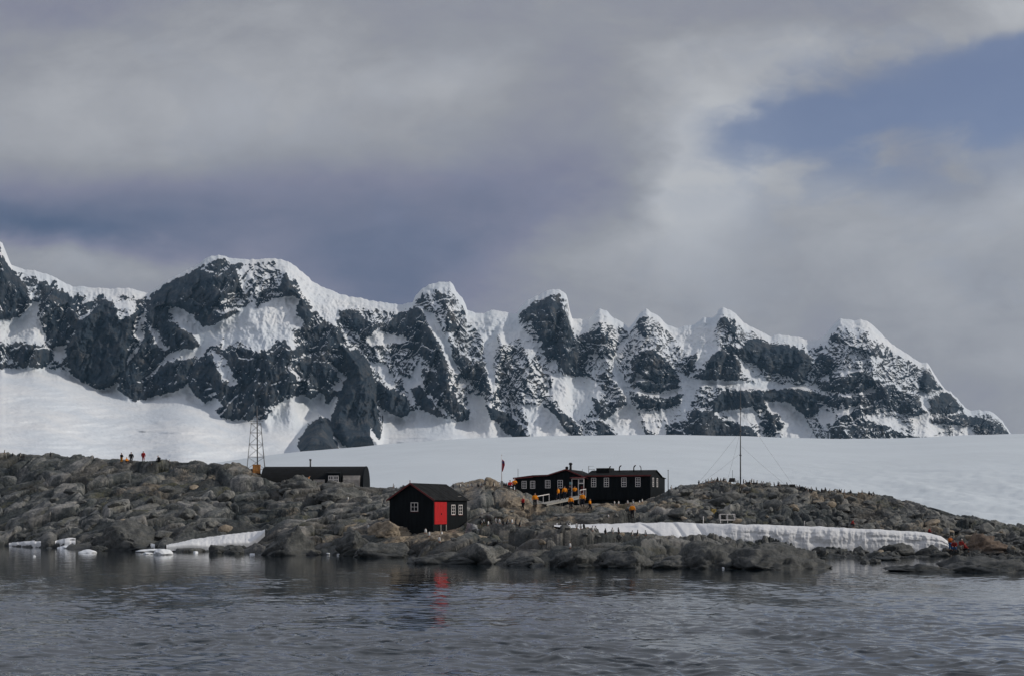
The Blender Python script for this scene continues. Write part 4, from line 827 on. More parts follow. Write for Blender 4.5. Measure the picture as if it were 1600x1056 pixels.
# ------------------------------------------------------------------ boat shed
def boat_shed():
    D = 152.0; s = D / F; c = W(677, 824, D); ph = R(27); gw = 6.1; L = 8.2
    t = empty('boat_shed', c, -ph, 'black wooden boat shed with bright red door and red edged gable on the shore', 'shed')
    ev = (824 - 779) * s; ap = ev + 1.85
    w = MB()
    w.prism([(-gw, -.9), (0, -.9), (0, ev), (-gw / 2, ap - .06), (-gw, ev)], 0, L)
    n = 22; zb = np.linspace(-.6, ev - .1, n)
    boards(w, -gw + .1, -.1, 0, -.5, ev - .12, 20); boards(w, 3.2, L - .1, 0, -.5, ev - .1, 20, 'x'); boards(w, .1, 3.2, 0, 3.12, ev - .1, 2, 'x'); boards(w, .1, 3.2, 0, -.5, .4, 5, 'x')
    w.box(-.10, .022, -.022, .10, -.9, ev - .05); w.box(-gw - .022, -gw + .1, -.022, .1, -.9, ev - .05); w.box(-.1, .022, L - .1, L + .022, -.9, ev - .05)
    w.build('wall', M['black'], t)
    r = MB(); o = .28; k = (ap - ev) / (gw / 2)
    for sg in (-1, 1):
        xe = -gw / 2 + sg * (gw / 2 + o); ze = ev - k * o
        P = [(-gw / 2, ap), (xe, ze), (xe, ze + .1), (-gw / 2, ap + .1)]
        r.prism(P if sg < 0 else P[::-1], -.28, L + .2)
        for j in range(1, 9): # felt laps
            y = L * j / 9; r.bar((-gw / 2 + sg * .1, y, ap + .105 - k * .1), (xe - sg * .05, y, ze + .105 + k * .05), .05, .012)
    r.build('roof', M['roof'], t)
    b = MB()
    for sg in (-1, 1):
        xe = -gw / 2 + sg * (gw / 2 + o + .02); ze = ev - k * (o + .02)
        b.prism([(-gw / 2, ap - .10), (xe, ze - .10), (xe, ze + .125), (-gw / 2, ap + .125)], -.325, -.283)
    b.build('barge_board', M['redtrim'], t)
    f = MB(); f.bar((-gw / 2, -.3, ap), (-gw / 2, -.3, ap + .42), .07); f.build('finial', M['redtrim'], t)
    d = MB(); d.box(0, .06, .22, 3.12, .42, 3.08); d.box(.06, .075, 1.655, 1.685, .42, 3.08)
    for j in range(1, 14): d.box(.06, .066, .22 + 2.9 * j / 14 - .010, .22 + 2.9 * j / 14 + .010, .46, 3.0)
    for y0, y1 in ((.28, 1.6), (1.74, 3.06)): d.box(.066, .085, y0, y1, .75, .92); d.box(.066, .085, y0, y1, 2.5, 2.67)
    do = d.build('door', M['red'], t); h = MB(); h.box(.06, .13, 1.75, 1.83, 1.55, 1.75); h.build('handle', M['blackm'], do)
    window(t, -2.6, 1.95, 1.02, 1.08, red=True)
    window(t, 4.75, 1.55, .95, 1.22, 2, 3, 'x', red=True); window(t, 6.55, 1.55, .95, 1.22, 2, 3, 'x', red=True)
    for y in (1.5, 2.8, 4.6, 6.4, 8.0):
        p = MB(); p.box(-.16, .06, y - .09, y + .09, -1.3, -.902 if 0 else -.91); p.box(.07, .2, y - .06, y + .06, -1.2, .36) if y < 2.9 else None
        p.build('pile', M['greyw'], t)
    g = MB(); g.bar((.12, .4, ev - .12), (.12, L - .2, ev - .12), .09); g.build('gutter', M['blackm'], t)
    p = MB(); p.box(-.9, -.5, L - 1.3, L - .5, ev + .2, ev + .45); p.build('roof_vent', M['greyw'], t)
boat_shed()

# ------------------------------------------------------------------ the long station hut
def long_hut():
    D = 190.0; c = W(917, 781, D); th = R(19); L = 9.6
    t = empty('station_hut', c, -th, 'long black station hut with red trimmed roofs, porch and many white windows', 'hut')
    sp = D / F
    def zpx(py, y=0): return (781 - py) * sp                   # local height of a photo row
    ev = zpx(742.5); ap = ev + .78; dp = 7.0
    w = MB()
    w.prismx([(0, .1), (dp, .1), (dp, ev), (dp / 2, ap - .05), (0, ev)], 0, L)
    boards(w, .08, L - .08, 0, .15, ev - .1, 22); boards(w, .1, dp - .1, L, .15, ev - .05, 22, 'x')
    w.box(.6, L + .0, .4, dp - .4, -1.0, .097)
    w.prismx([(dp + .002, .1), (dp + 3.1, .1), (dp + 3.1, ev - .30), (dp + .002, ev - .12)], L - 5, L - .02)
    w.build('wall', M['black'], t)
    r = MB(); o = .25
    for sg in (-1, 1):
        ye = dp / 2 + sg * (dp / 2 + o); ze = ev - (ap - ev) / (dp / 2) * o
        r.prismx([(dp / 2, ap), (ye, ze), (ye, ze + .09), (dp / 2, ap + .09)], -.2, L + .2)
    r.prismx([(dp + .27, ev - .1), (dp + 3.35, ev - .30), (dp + 3.35, ev - .22), (dp + .27, ev - .02)], L - 5.2, L + .15)
    ro = r.build('roof', M['roof'], t)
    e = MB(); e.box(-.2, L + .2, -.295, -.255, ev - .16, ev + .035); e.build('eaves_board', M['redtrim'], t)
    hb = MB(); hb.prismx([(1.6, ap - .35), (4.6, ap - .1), (4.6, ap + .42), (1.6, ap + .38)], 1.0, 3.0); hb.build('roof_hatch', M['roof'], ro)
    # curved cowls and pipes along the ridge
    def cowl(x, h, k=1, r_=.085):
        p = MB(); y = 2.4; z = ap - .3
        p.tube([(x, y, z), (x, y, z + h * .62), (x + .05 * k, y - .02, z + h * .8), (x + .16 * k, y - .05, z + h * .93), (x + .32 * k, y - .08, z + h)], [r_ * 1.2, r_, r_ * 1.15, r_ * 1.1, r_ * .9], 10)
        p.tube([(x, y, z - .1), (x, y, z + .12)], r_ * 1.7, 10); p.build('vent_cowl', M['blackm'], ro)
    cowl(2.85, .95, .6); cowl(4.35, 1.05); cowl(6.55, 1.05); cowl(7.65, 1.0, -.7, .055)
    for x in (1.05, 3.0, 5.65, 7.75):
        window(t, x, zpx(760.3), .76, 1.36, 2, 4, sub=2, fr=.07, bar_=.05)
    window(t, 1.75, zpx(760), .9, 1.32, 2, 4, 'x', L, sub=2); window(t, 4.5, zpx(760), .9, 1.32, 2, 4, 'x', L, sub=2)
    for x, y in ((L - .1, .1), (L - .1, 3.3), (L - .1, 6.4), (L - 2.6, .1)):
        p = MB(); p.box(x - .1, x + .1, y - .1, y + .1, -1.5, .096); p.build('pile', M['greyw'], t)
    p = MB(); p.bar((L - .02, -.05, .1), (L - .02, -.05, -1.3), .1); p.build('corner_post', M['yellowb'], t)
    # gabled middle part with the porch
    gx0, gx1 = -5.75, -.12; gm = -3.25; gev = zpx(743); gap_ = zpx(732.8)
    w = MB(); w.prism([(gx0, -1.6), (gx1, -1.6), (gx1, gev - .25), (gm, gap_ - .08), (gx0, gev + .1)], .25, 8.5); boards(w, gx0 + .05, gx1 - 2.2, .25, .0, gev - .2, 20); w.build('gable_wall', M['black'], t)
    r = MB(); b = MB()
    for (xe, ze) in ((gx0 - .55, gev + .08), (gx1 + .35, gev - .42)):
        r.prism([(gm, gap_), (xe, ze), (xe, ze + .1), (gm, gap_ + .1)], -.05, 8.8)
        b.prism([(gm, gap_ - .06), (xe, ze - .08), (xe, ze + .12), (gm, gap_ + .12)], -.10, -.054)
    ro2 = r.build('gable_roof', M['roof'], t); b.build('barge_board', M['redtrim'], t)
    for x, y, top, rad in ((-3.75, 2.2, zpx(727), .17), (-3.1, 2.0, zpx(721), .19)):
        p = MB(); p.tube([(x, y, gap_ - .5), (x, y, top - .25)], rad, 12); p.tube([(x, y, top - .3), (x, y, top - .12), (x, y, top)], [rad * 1.5, rad * 1.45, rad * .9], 12)
        p.build('chimney', M['blackm'], ro2)
    p = MB(); p.bar((-1.55, 3, gap_ - .5), (-1.55, 3, zpx(731)), .045); p.build('aerial', M['dmetal'], ro2)
    p = MB()
    for a, b_ in (((-.55, 3, gev - .5), (-.55, 3, zpx(726))), ((.3, 3, gev - .5), (.3, 3, zpx(731)))): p.bar(a, b_, .07)
    p.bar((-.55, 3, zpx(731.5)), (.3, 3, zpx(731.5)), .05); p.bar((-.55, 3, zpx(726.5)), (.3, 3, zpx(726.5)), .035); p.build('roof_frame', M['metal'], ro2)
    # low western wing
    x0, x1 = -11.35, gx0 - .002; le = zpx(745.5); lb = -1.7
    w = MB(); w.prism([(x0, lb), (x1, lb), (x1, zpx(741.5)), (x0 + 3.0, zpx(742.3)), (x0, zpx(746.3))], .3, 6.0); boards(w, x0 + .05, x1 - .05, .3, lb + .2, zpx(747.5), 16); w.build('wing_wall', M['black'], t)
    r = MB(); r.prism([(x0 - .25, zpx(746)), (x0 + 3.0, zpx(742)), (x1 - .2, zpx(741)), (x1 - .2, zpx(740.2)), (x0 + 2.9, zpx(740.8)), (x0 - .25, zpx(744.6))], .0, 6.3); r.build('wing_roof', M['roof'], t)
    b = MB(); b.prism([(x0 - .25, zpx(747)), (x0 + 3.0, zpx(744.2)), (x0 + 3.0, zpx(742)), (x0 - .25, zpx(744.4))], -.05, -.004); b.prism([(x0 + 3.004, zpx(743.4)), (x1 - .25, zpx(742.2)), (x1 - .25, zpx(740.6)), (x0 + 3.004, zpx(741.8))], -.05, -.004); b.build('fascia', M['redtrim'], t)
    for x in (-9.9, -8.55): window(t, x, zpx(762), .78, 1.16, 3, 3, 'y', .3 - .02)
    for x in (-6.15, -4.2): window(t, x, zpx(761.5), .82, 1.20, 3 if x < -5 else 2, 3, 'y', .25 - .02)
    p = MB(); p.bar((x0 + .15, 1.2, lb), (x0 + .15, 1.2, zpx(730)), .06); p.build('corner_pole', M['metal'], t)
    # porch: flat black panel for the shade inside, red door, white frame and posts
    p = MB(); p.box(-2.1, -.25, .10, .245, -.2, zpx(748.5)); p.build('porch_shade_panel', M['black'], t)
    d = MB(); d.box(-.95, -.32, .02, .09, .1, zpx(758.5)); d.build('porch_door', M['redtrim'], t)
    sg = MB(); sg.box(-2.75, -2.25, .17, .225, zpx(756), zpx(752)); sg.build('notice_board', paint('pale blue green notice board', (.22, .42, .44), .6, .1), t)
    f = MB(); yv = -.9
    for x in (-2.05, -1.05, -.22): f.bar((x, yv, -.5), (x, yv, zpx(747.5)), .10)
    f.bar((-2.05, yv, zpx(747.6)), (-.22, yv, zpx(747.6)), .12); f.bar((-1.05, yv, zpx(755)), (-.22, yv, zpx(755)), .08); f.bar((-1.05, yv, zpx(771.5)), (-.22, yv, zpx(771.5)), .10)
    f.build('porch_frame', M['white'], t)
    wv = window(t, -.62, zpx(754.5), .8, .72, 1, 1, 'y', -.86)
    pr = MB(); pr.prismx([(-1.3, zpx(746.6)), (.3, zpx(745.0)), (.3, zpx(744.2)), (-1.3, zpx(745.9))], -2.3, -.1); pr.build('porch_roof', M['redtrim'], t)
    st = MB(); st.box(-2.2, -.15, -1.2, .2, zpx(779.5), zpx(777.8)); st.build('porch_floor', M['dwood'], t)
    return t
long_hut()

# ------------------------------------------------------------------ boarded ramp up to the porch
def ramp():
    a = spot(846, 793); b = W(908, 774.5, 186.5)
    a.z += .12; t = empty('boardwalk_ramp', a, 0, 'grey boarded ramp with white handrails climbing to the hut porch', 'ramp')
    d = b - a; n = 16; up = Vector((0, 0, 1)); side = d.cross(up).normalized(); w = .75
    p = MB()
    for i in range(n):
        q = d * (i + .06) / n; r = d * (i + .94) / n; pts = [q - side * w, q + side * w, r + side * w, r - side * w]
        p.add(pts + [x + up * .05 for x in pts], [(3, 2, 1, 0), (4, 5, 6, 7), (0, 1, 5, 4), (1, 2, 6, 5), (2, 3, 7, 6), (3, 0, 4, 7)])
    p.build('deck', M['greyw'], t)
    s = MB()
    for sg in (-1, 1): s.bar(side * sg * .7 - up * .12, d + side * sg * .7 - up * .12, .09, .2)
    s.build('stringer', M['greyw'], t)
    for (u0, u1, sg) in ((.02, .30, -1), (.84, 1.0, 1)):
        h = MB(); A = d * u0 + side * sg * .72; B = d * u1 + side * sg * .72
        for u in (u0, (u0 + u1) / 2, u1):
            if u1 < .5 or u != (u0 + u1) / 2: q = d * u + side * sg * .72; h.bar(q - up * .1, q + up * 1.02, .085)
        h.bar(A + up * 1.03, B + up * 1.03, .085); h.build('handrail', M['white'], t)
    for u in (.35, .6, .85):
        q = d * u; L = MB()
        for sg in (-1, 1): L.bar(q + side * sg * .6 - up * .2, q + side * sg * .6 - up * (.5 + u * 1.3), .1)
        L.build('trestle', M['greyw'], t)
ramp()

# ------------------------------------------------------------------ curved iron hut on the left
def iron_hut():
    D = 209.0; s = D / F; c = W(567, 757, D); L = 17.0; r = 3.1; th = R(4)
    t = empty('curved_iron_hut', c, -th, 'long low curved roof hut of black corrugated iron on the left skyline', 'hut')
    base = -.3; n = 18
    prof = [(0, base)] + [(r - r * math.cos(math.pi * k / n), .1 + r * .98 * math.sin(math.pi * k / n)) for k in range(n + 1)] + [(2 * r, base)]
    sh = MB(); sh.prismx(prof, -L, -.12); sh.build('shell', M['corr'], t)
    e = MB(); pe = [(y + (r - y) * -.012, z * 1.012) for y, z in prof]; e.prismx(pe, -.12, .05); e.build('end_wall', M['black'], t)
    rb = MB(); rb.prismx([(.0 + .02, -.2), (.0 + .12, 1.1), (.30, 1.1), (.30, -.2)], -3.55, -.45); 
    sk = MB(); sk.prismx([(-.09, base), (-.03, .85), (.14, 1.55), (.3, 1.55), (.3, base)], -3.3, -.5); sk.build('skirting_sheet', M['corrg'], t)
    d = MB(); d.prismx([(-.45, base), (-.45, 1.75), (-.6, 1.82), (-.6, 1.93), (1.2, 2.25), (1.2, base)], -5.85, -3.7); d.build('dormer', M['black'], t)
    for x in (-5.2, -4.33): window(t, x, .25, .82, 1.28, 2, 2, 'y', -.47, fr=.13, bar_=.12)
    p = MB(); p.tube([(-9.4, r, 2.9), (-9.4, r, 4.25)], .13, 10); p.tube([(-9.4, r, 4.15), (-9.4, r, 4.4)], .2, 10); p.build('stove_pipe', M['dmetal'], t)
    w = MB(); w.prismx([(-.05, -.2), (0, .9), (.2, .9), (.2, -.2)], -8.2, -6.3); w.build('low_lean_to', M['corrg'], t)
iron_hut()

# ------------------------------------------------------------------ masts, aerials, poles
def lattice_mast():
    D = 216.0; s = D / F; b = spot(400, 729); c = W(400, 730, D); c.z = min(c.z, gxy(c.x, c.y) + .1) if abs(gxy(c.x, c.y) - c.z) < 1.5 else c.z
    t = empty('lattice_mast', c, R(12), 'tall tapering steel lattice mast beside the curved iron hut', 'mast')
    hh = (730 - 652) * s; r0 = 1.62; r1 = .80; ztop = (730 - 624) * s
    for i, (sx, sy) in enumerate(((-1, -1), (1, -1), (1, 1), (-1, 1))):
        l = MB(); l.bar((sx * r0, sy * r0, -1.0), (sx * r1, sy * r1, hh), .085); l.build('leg', M['metal'], t)
    lv = [.7, 2.75, 4.85, 6.85, hh]
    rad = lambda z: r0 + (r1 - r0) * z / hh
    for z in lv:
        q = [(-rad(z), -rad(z), z), (rad(z), -rad(z), z), (rad(z), rad(z), z), (-rad(z), rad(z), z)]
        g = MB()
        for i in range(4): g.bar(q[i], q[(i + 1) % 4], .05)
        g.build('cross_bar', M['metal'], t)
    x = MB()
    for a, b_ in zip(lv[:-1], lv[1:]):
        for sg in (-1, 1):
            x.bar((-rad(a), sg * rad(a), a), (rad(b_), sg * rad(b_), b_), .035); x.bar((rad(a), sg * rad(a), a), (-rad(b_), sg * rad(b_), b_), .035)
            x.bar((sg * rad(a), -rad(a), a), (sg * rad(b_), rad(b_), b_), .035)
    x.build('bracing', M['metal'], t)
    p = MB(); p.tube([(.25, 0, -1), (.2, 0, hh), (.15, 0, ztop)], [.11, .10, .06], 8); p.build('pole', M['dmetal'], t)
    a = MB(); a.bar((-1.1, 0, hh + .35), (1.2, 0, hh + .35), .06); a.bar((-.8, -.3, hh + 1.0), (1.0, .3, hh + 1.1), .05); a.bar((-.4, 0, hh + 2.0), (.6, 0, hh + 2.0), .04)
    for k in (-.8, -.3, .5, 1.0): a.bar((k, 0, hh + .1), (k, 0, hh + .75), .03)
    a.build('aerial', M['dmetal'], t)
lattice_mast()
def guyed_mast():
    D = 187.0; b = spot(1157, 756); s = b.y / F
    t = empty('guyed_mast', b, 0, 'very tall thin guyed mast on the right-hand ridge', 'mast')
    h = (755 - 604) * s
    p = MB(); p.tube([(0, 0, -.4), (0, 0, h * .36), (0, 0, h)], [.10, .08, .03], 8); p.build('pole', M['dmetal'], t)
    k = MB(); 
    for z in (h * .30, h * .55, h * .78): k.tube([(0, 0, z - .08), (0, 0, z + .08)], .16, 8)
    k.build('collar', M['dmetal'], t)
    for px, py, z in ((1091, 751, .55), (1095, 752, .32), (1226, 757, .40), (1238, 760, .78), (1136, 753, .55)):
        q = spot(px, py) - b; q.z += .1; g = MB(); g.tube([(0, 0, h * z), tuple(Vector((0, 0, h * z)).lerp(q, .5) - Vector((0, 0, .12))), tuple(q)], .010, 4); g.build('guy_wire', M['metal'], t)
guyed_mast()
def guy_stakes():
    for px, py, hh, lab in ((1144, 752.5, .95, 'dark aerial junction box on legs left of the tall guyed mast'), (1238, 763, .55, 'dark anchor box of the guy wires on the right-hand ridge')):
        b = spot(px, py); t = empty('equipment_box', b, .2, lab, 'box')
        m = MB(); m.box(-.36, .36, -.25, .25, hh * .25, hh * .85); m.build('case', M['blackm'], t, .02)
        l = MB()
        for sx in (-.28, .28): l.bar((sx, 0, -.3), (sx, 0, hh * .25 - .002), .07)
        l.build('leg', M['dmetal'], t)
        if hh > .8: a = MB(); a.bar((.05, 0, hh * .85), (.05, 0, hh + 1.0), .04); a.build('rod', M['dmetal'], t)
guy_stakes()
def flagpole():
    b = spot(784, 762); s = b.y / F; t = empty('flagpole', b, 0, 'white flagpole with a limp red flag left of the long hut', 'flagpole')
    top = (762 - 712) * s
    p = MB(); p.tube([(0, 0, -.3), (0, 0, top * .5), (0, 0, top)], [.075, .06, .03], 8); p.tube([(0, 0, top), (0, 0, top + .12)], .055, 8); p.build('pole', M['white'], t)
    bs = MB(); bs.box(-.16, .16, -.16, .16, -.3, .9); bs.build('base_post', M['greyw'], t)
    # limp flag: folds hanging from the halyard, red field with a darker blue canton
    z1 = (762 - 718) * s; z0 = (762 - 737) * s; n, k = 24, 14; P = np.zeros((n, k, 3))
    for i in range(n):
        for j in range(k):
            u = j / (k - 1); v = i / (n - 1); wd = .16 + .30 * math.sin(math.pi * min(1, .25 + v * .8)) 
            P[i, j] = (.05 + wd * u * (.8 if v < .5 else .7), .12 * math.sin(u * 11 + v * 2) * (u + .2), z1 + (z0 - z1) * v - .25 * u * (1 - v))
    m, nt, bb = nodes_of('red flag cloth'); v = coord(nt, 'Object'); nn = noise(nt, coord(nt, 'Object', (1, 1, .3)), 5, 4)
    nt.links.new(mixc(nt, nn.step(.52, .6), (.42, .02, .035), (.30, .03, .06)), bb.inputs['Base Color']); bb.inputs['Roughness'].default_value = .85
    f = grid_mesh('flag', P, m); f.parent = t; so = f.modifiers.new('cloth', 'SOLIDIFY'); so.thickness = .008
    c = MB(); c.add([(.06, -.16, z1 - .15), (.3, -.20, z1 - .35), (.3, -.2, z1 - .62), (.06, -.16, z1 - .5)], [(0, 1, 2, 3)]); co = c.build('canton', paint('dark blue flag canton', (.05, .05, .16), .85), f)
    so = co.modifiers.new('cloth', 'SOLIDIFY'); so.thickness = .008
flagpole()
def thin_pole(px, py0, py1, lab, lean=0, r=.045, name='aerial_pole', D=None, mat='dmetal'):
    b = spot(px, py0); s = b.y / F; t = empty(name, b, 0, lab, 'pole')
    h = (py0 - py1) * s; p = MB(); p.tube([(0, 0, -.4), (lean * h, 0, h)], [r, r * .7], 8); p.build('shaft', M[mat], t)
    q = MB(); q.tube([(lean * h, 0, h - .02), (lean * h, 0, h + .08)], r * 1.3, 8); q.build('cap', M[mat], t); return t
thin_pole(1044, 757, 727, 'thin dark pole at the right end of the long hut', 0, .06)
thin_pole(1099, 819, 809, 'short pale marker post on the slope left of the white bench frame', 0, .05, 'marker_post', mat='white')
thin_pole(1257, 824, 815, 'short pale marker post at the top edge of the snow bank', 0, .05, 'marker_post', mat='white')
thin_pole(339, 834, 826, 'thin dark stake above the left snow wedge', .1, .05, 'marker_post')
def lagoon_post():
    D = H * F / (880 - HOR); s = D / F; b = Vector(((1485.5 - 800) * s, D, 0)); t = empty('mooring_post', b, 0, 'short dark post standing in the shallow water by the low rock shelf', 'post')
    p = MB(); p.tube([(0, 0, -.6), (0, 0, .75)], .10, 8); p.build('shaft', M['dwood'], t); q = MB(); q.tube([(0, 0, .75), (0, 0, .84)], .13, 8); q.build('cap', M['dwood'], t)
lagoon_post()
def crates():
    for px, py, w, h, mat, lab in ((401, 738, 1.25, 1.05, 'crate', 'orange brown wooden crate at the foot of the lattice mast'), (420, 738, .75, 1.0, 'palecrate', 'tall pale wooden crate between the lattice mast and the curved hut')):
        c = spot(px, py); t = empty('wooden_crate', c, .15, lab, 'crate')
        m = MB(); m.box(-w / 2, w / 2, -w * .4, w * .4, -.35, h); m.build('body', M[mat], t, .015)
        b = MB()
        for z in (.05, h - .12): b.box(-w / 2 - .025, w / 2 + .025, -w * .4 - .028, -w * .4 - .002, z, z + .1)
        for x in (-w / 2 + .05, w / 2 - .15): b.box(x, x + .1, -w * .4 - .055, -w * .4 - .03, -.3, h - .01)
        b.build('batten', M[mat], t)
        l = MB(); l.box(-w / 2 - .03, w / 2 + .03, -w * .42, w * .42, h + .002, h + .06); l.build('lid', M[mat], t)
crates()
def bench():
    b = spot(1136, 817); s = b.y / F; t = empty('metal_frame', b, .1, 'white tubular bench frame standing behind the snow bank', 'frame')
    f = MB(); w = .92; h = .82
    for x in (-w, 0, w):
        for y in (-.3, .3): f.bar((x, y, -.3), (x, y, h), .06)
    for z in (.08, h):
        for y in (-.3, .3): f.bar((-w, y, z), (w, y, z), .06)
        for x in (-w, w): f.bar((x, -.3, z), (x, .3, z), .06)
    f.build('tube_frame', M['white'], t)
    g = MB()
    for k in range(4): g.box(-w, w, -.26 + k * .14, -.16 + k * .14, .12, .15)
    g.build('slat_seat', M['white'], t)
    b = spot(1115, 802); t = empty('storage_case', b, .2, 'faded yellow case on the rubble left of the white bench frame', 'case')
    m = MB(); m.box(-.3, .3, -.2, .2, -.1, .5); m.build('case_body', M['yellowb'], t, .03); l = MB(); l.box(-.33, .33, -.22, .22, .502, .58); l.build('lid', M['yellowb'], t, .02)
    h = MB(); h.box(-.1, .1, -.25, -.222, .3, .38); h.build('latch', M['blackm'], t)
bench()

# ------------------------------------------------------------------ people
def skin_obj(name, edges, mat, parent, root, lv=1):
    """one continuous surface grown over a skeleton; edges: list of (point name chains), pts dict name -> (xyz, radius)"""
    pts, chains = edges; names = list(pts); ix = {n: i for i, n in enumerate(names)}
    me = bpy.data.meshes.new(name); me.from_pydata([pts[n][0] for n in names], [(ix[a], ix[b]) for c in chains for a, b in zip(c, c[1:])], [])
    me.materials.append(mat); o = bpy.data.objects.new(name, me); col.objects.link(o)
    if parent: o.parent = parent
    m = o.modifiers.new('skin', 'SKIN'); m.use_smooth_shade = True
    for n in names:
        v = me.skin_vertices[0].data[ix[n]]; r = pts[n][1]; v.radius = r if isinstance(r, tuple) else (r, r); v.use_root = n == root
    s = o.modifiers.new('subd', 'SUBSURF'); s.levels = lv; s.render_levels = lv
    return o
def pose(kind):
    P = dict(pelvis=(0, .02, .95), waist=(0, .01, 1.10), chest=(0, .01, 1.30), neck=(0, .02, 1.47), jaw=(0, -.01, 1.55), head=(0, -.005, 1.64), crown=(0, .01, 1.72))
    A = {}
    hips = .095; knees = [(0, 0, 0), (0, 0, 0)]; drop = 0
    if kind == 'walk': legs = [((.10, -.14, .51), (.10, -.20, .09), -.0), ((-.10, .06, .50), (-.10, .28, .13), 0)]
    elif kind in ('sit', 'crouch'): legs = [((.16, -.40, .50), (.15, -.36, .08), 0), ((-.16, -.40, .50), (-.15, -.32, .08), 0)]
    else: legs = [((.11, -.02, .50), (.13, .03, .08), 0), ((-.11, -.01, .50), (-.12, .04, .08), 0)]
    arms = dict(stand=(((.27, .03, 1.14), (.28, -.07, .90)), ((-.27, .03, 1.14), (-.28, -.07, .90))),
                walk=(((.26, .10, 1.15), (.29, .02, .90)), ((-.26, -.04, 1.14), (-.27, -.22, .98))),
                bent=(((.27, .0, 1.16), (.12, -.24, 1.22)), ((-.27, .0, 1.16), (-.12, -.24, 1.22))),
                sit=(((.27, -.08, 1.16), (.20, -.30, 1.02)), ((-.27, -.08, 1.16), (-.20, -.30, 1.02))),
                crouch=(((.24, -.20, 1.12), (.14, -.42, 1.02)), ((-.24, -.20, 1.12), (-.14, -.42, 1.02))))[kind]
    up = 0.0
    if kind == 'sit': up = -.47
    if kind == 'crouch': up = -.40
    P = {k: [v[0], v[1], v[2] + up] for k, v in P.items()}
    if kind == 'crouch':
        for k in P: P[k][1] -= max(0, P[k][2] - .55) * .35
    arms = [[(p[0], p[1], p[2] + up) for p in a] for a in arms]
    return P, legs, arms, up
def person_meshes(kind):
    P, legs, arms, up = pose(kind); g = lambda n: tuple(P[n])
    # body: torso, head with nose and ears, arms with five fingers, legs and feet, all one surface
    pts = {'pelvis': (g('pelvis'), (.145, .115)), 'waist': (g('waist'), (.13, .10)), 'chest': (g('chest'), (.155, .115)), 'neck': (g('neck'), .055), 'jaw': (g('jaw'), (.060, .072)), 'head': (g('head'), (.078, .096)), 'crown': (g('crown'), (.055, .065))}
    ch = [['pelvis', 'waist', 'chest', 'neck', 'jaw', 'head', 'crown']]
    h = P['head']; pts['nose'] = ((h[0], h[1] - .115, h[2] - .025), .014); ch.append(['head', 'nose'])
    for s, n in ((1, 'l'), (-1, 'r')):
        pts['ear' + n] = ((s * .088, h[1] + .01, h[2] - .01), .018); ch.append(['head', 'ear' + n])
        el, wr = arms[0 if s > 0 else 1]; c = P['chest']
        pts['sh' + n] = ((s * .18, c[1] + .01, c[2] + .10), .066); pts['el' + n] = (el, .043); pts['wr' + n] = (wr, .029)
        d = Vector(wr) - Vector(el); d.normalize(); pm = Vector(wr) + d * .06; pts['pa' + n] = (tuple(pm), (.040, .018)); ch.append(['chest', 'sh' + n, 'el' + n, 'wr' + n, 'pa' + n])
        sd_ = Vector((0, 1, 0)) if abs(d.y) < .7 else Vector((1, 0, 0)); nr = d.cross(sd_)
        for i, ln in enumerate((.070, .080, .074, .058)):
            b0 = pm + d * .04 + sd_ * (.027 - i * .018); k1 = b0 + d * ln * .55 + nr * .006; k2 = k1 + d * ln * .4 + nr * .022
            pts[f'f{n}{i}a'] = (tuple(b0), .010); pts[f'f{n}{i}b'] = (tuple(k1), .0095); pts[f'f{n}{i}c'] = (tuple(k2), .008); ch.append(['pa' + n, f'f{n}{i}a', f'f{n}{i}b', f'f{n}{i}c'])
        t0 = pm - d * .015 + sd_ * .042; pts['th' + n] = (tuple(t0), .012); pts['ti' + n] = (tuple(t0 + d * .045 + sd_ * .012), .0095); ch.append(['pa' + n, 'th' + n, 'ti' + n])
        kn, an, _ = legs[0 if s > 0 else 1]; pl = P['pelvis']
        pts['hi' + n] = ((s * .095, pl[1], pl[2] - .06), .095); pts['kn' + n] = (kn, .062); pts['an' + n] = (an, .042); pts['to' + n] = ((an[0] + s * .02, an[1] - .17, max(an[2] - .045, .035)), (.042, .03)); ch.append(['pelvis', 'hi' + n, 'kn' + n, 'an' + n, 'to' + n])
    body = (pts, ch)
    J = {'hem': ((P['pelvis'][0], P['pelvis'][1], P['pelvis'][2] - .05), (.20, .165)), 'waist': (g('waist'), (.205, .165)), 'chest': (g('chest'), (.215, .175)), 'collar': ((P['neck'][0], P['neck'][1], P['neck'][2] - .015), .095)}
    jc = [['hem', 'waist', 'chest', 'collar']]
    for n in 'lr':
        J['sh' + n] = (pts['sh' + n][0], .098); J['el' + n] = (pts['el' + n][0], .076); J['wr' + n] = (pts['wr' + n][0], .056); jc.append(['chest', 'sh' + n, 'el' + n, 'wr' + n])
    T = {'pelvis': (g('pelvis'), (.165, .135))}; tc = []
    Bt = {}; bc = []
    for n in 'lr':
        T['hi' + n] = (pts['hi' + n][0], .115); T['kn' + n] = (pts['kn' + n][0], .085); a = pts['an' + n][0]; T['cu' + n] = ((a[0], a[1], a[2] + .12), .075); tc.append(['pelvis', 'hi' + n, 'kn' + n, 'cu' + n])
        Bt['a' + n] = ((a[0], a[1], a[2] + .15), .066); Bt['b' + n] = ((a[0], a[1] + .0, a[2] - .01), (.066, .06)); Bt['t' + n] = ((a[0], a[1] - .19, max(a[2] - .03, .045)), (.055, .042)); bc.append(['a' + n, 'b' + n, 't' + n])
    Ht = {'c': ((h[0], h[1] + .012, h[2] + .015), (.098, .112)), 'd': ((h[0], h[1] + .02, h[2] + .085), (.085, .09)), 'e': ((h[0], h[1] + .02, h[2] + .13), .04)}
    Pk = {'a': ((0, P['waist'][1] + .20, P['waist'][2] + .0), (.15, .08)), 'b': ((0, P['chest'][1] + .22, P['chest'][2] + .08), (.14, .075))}
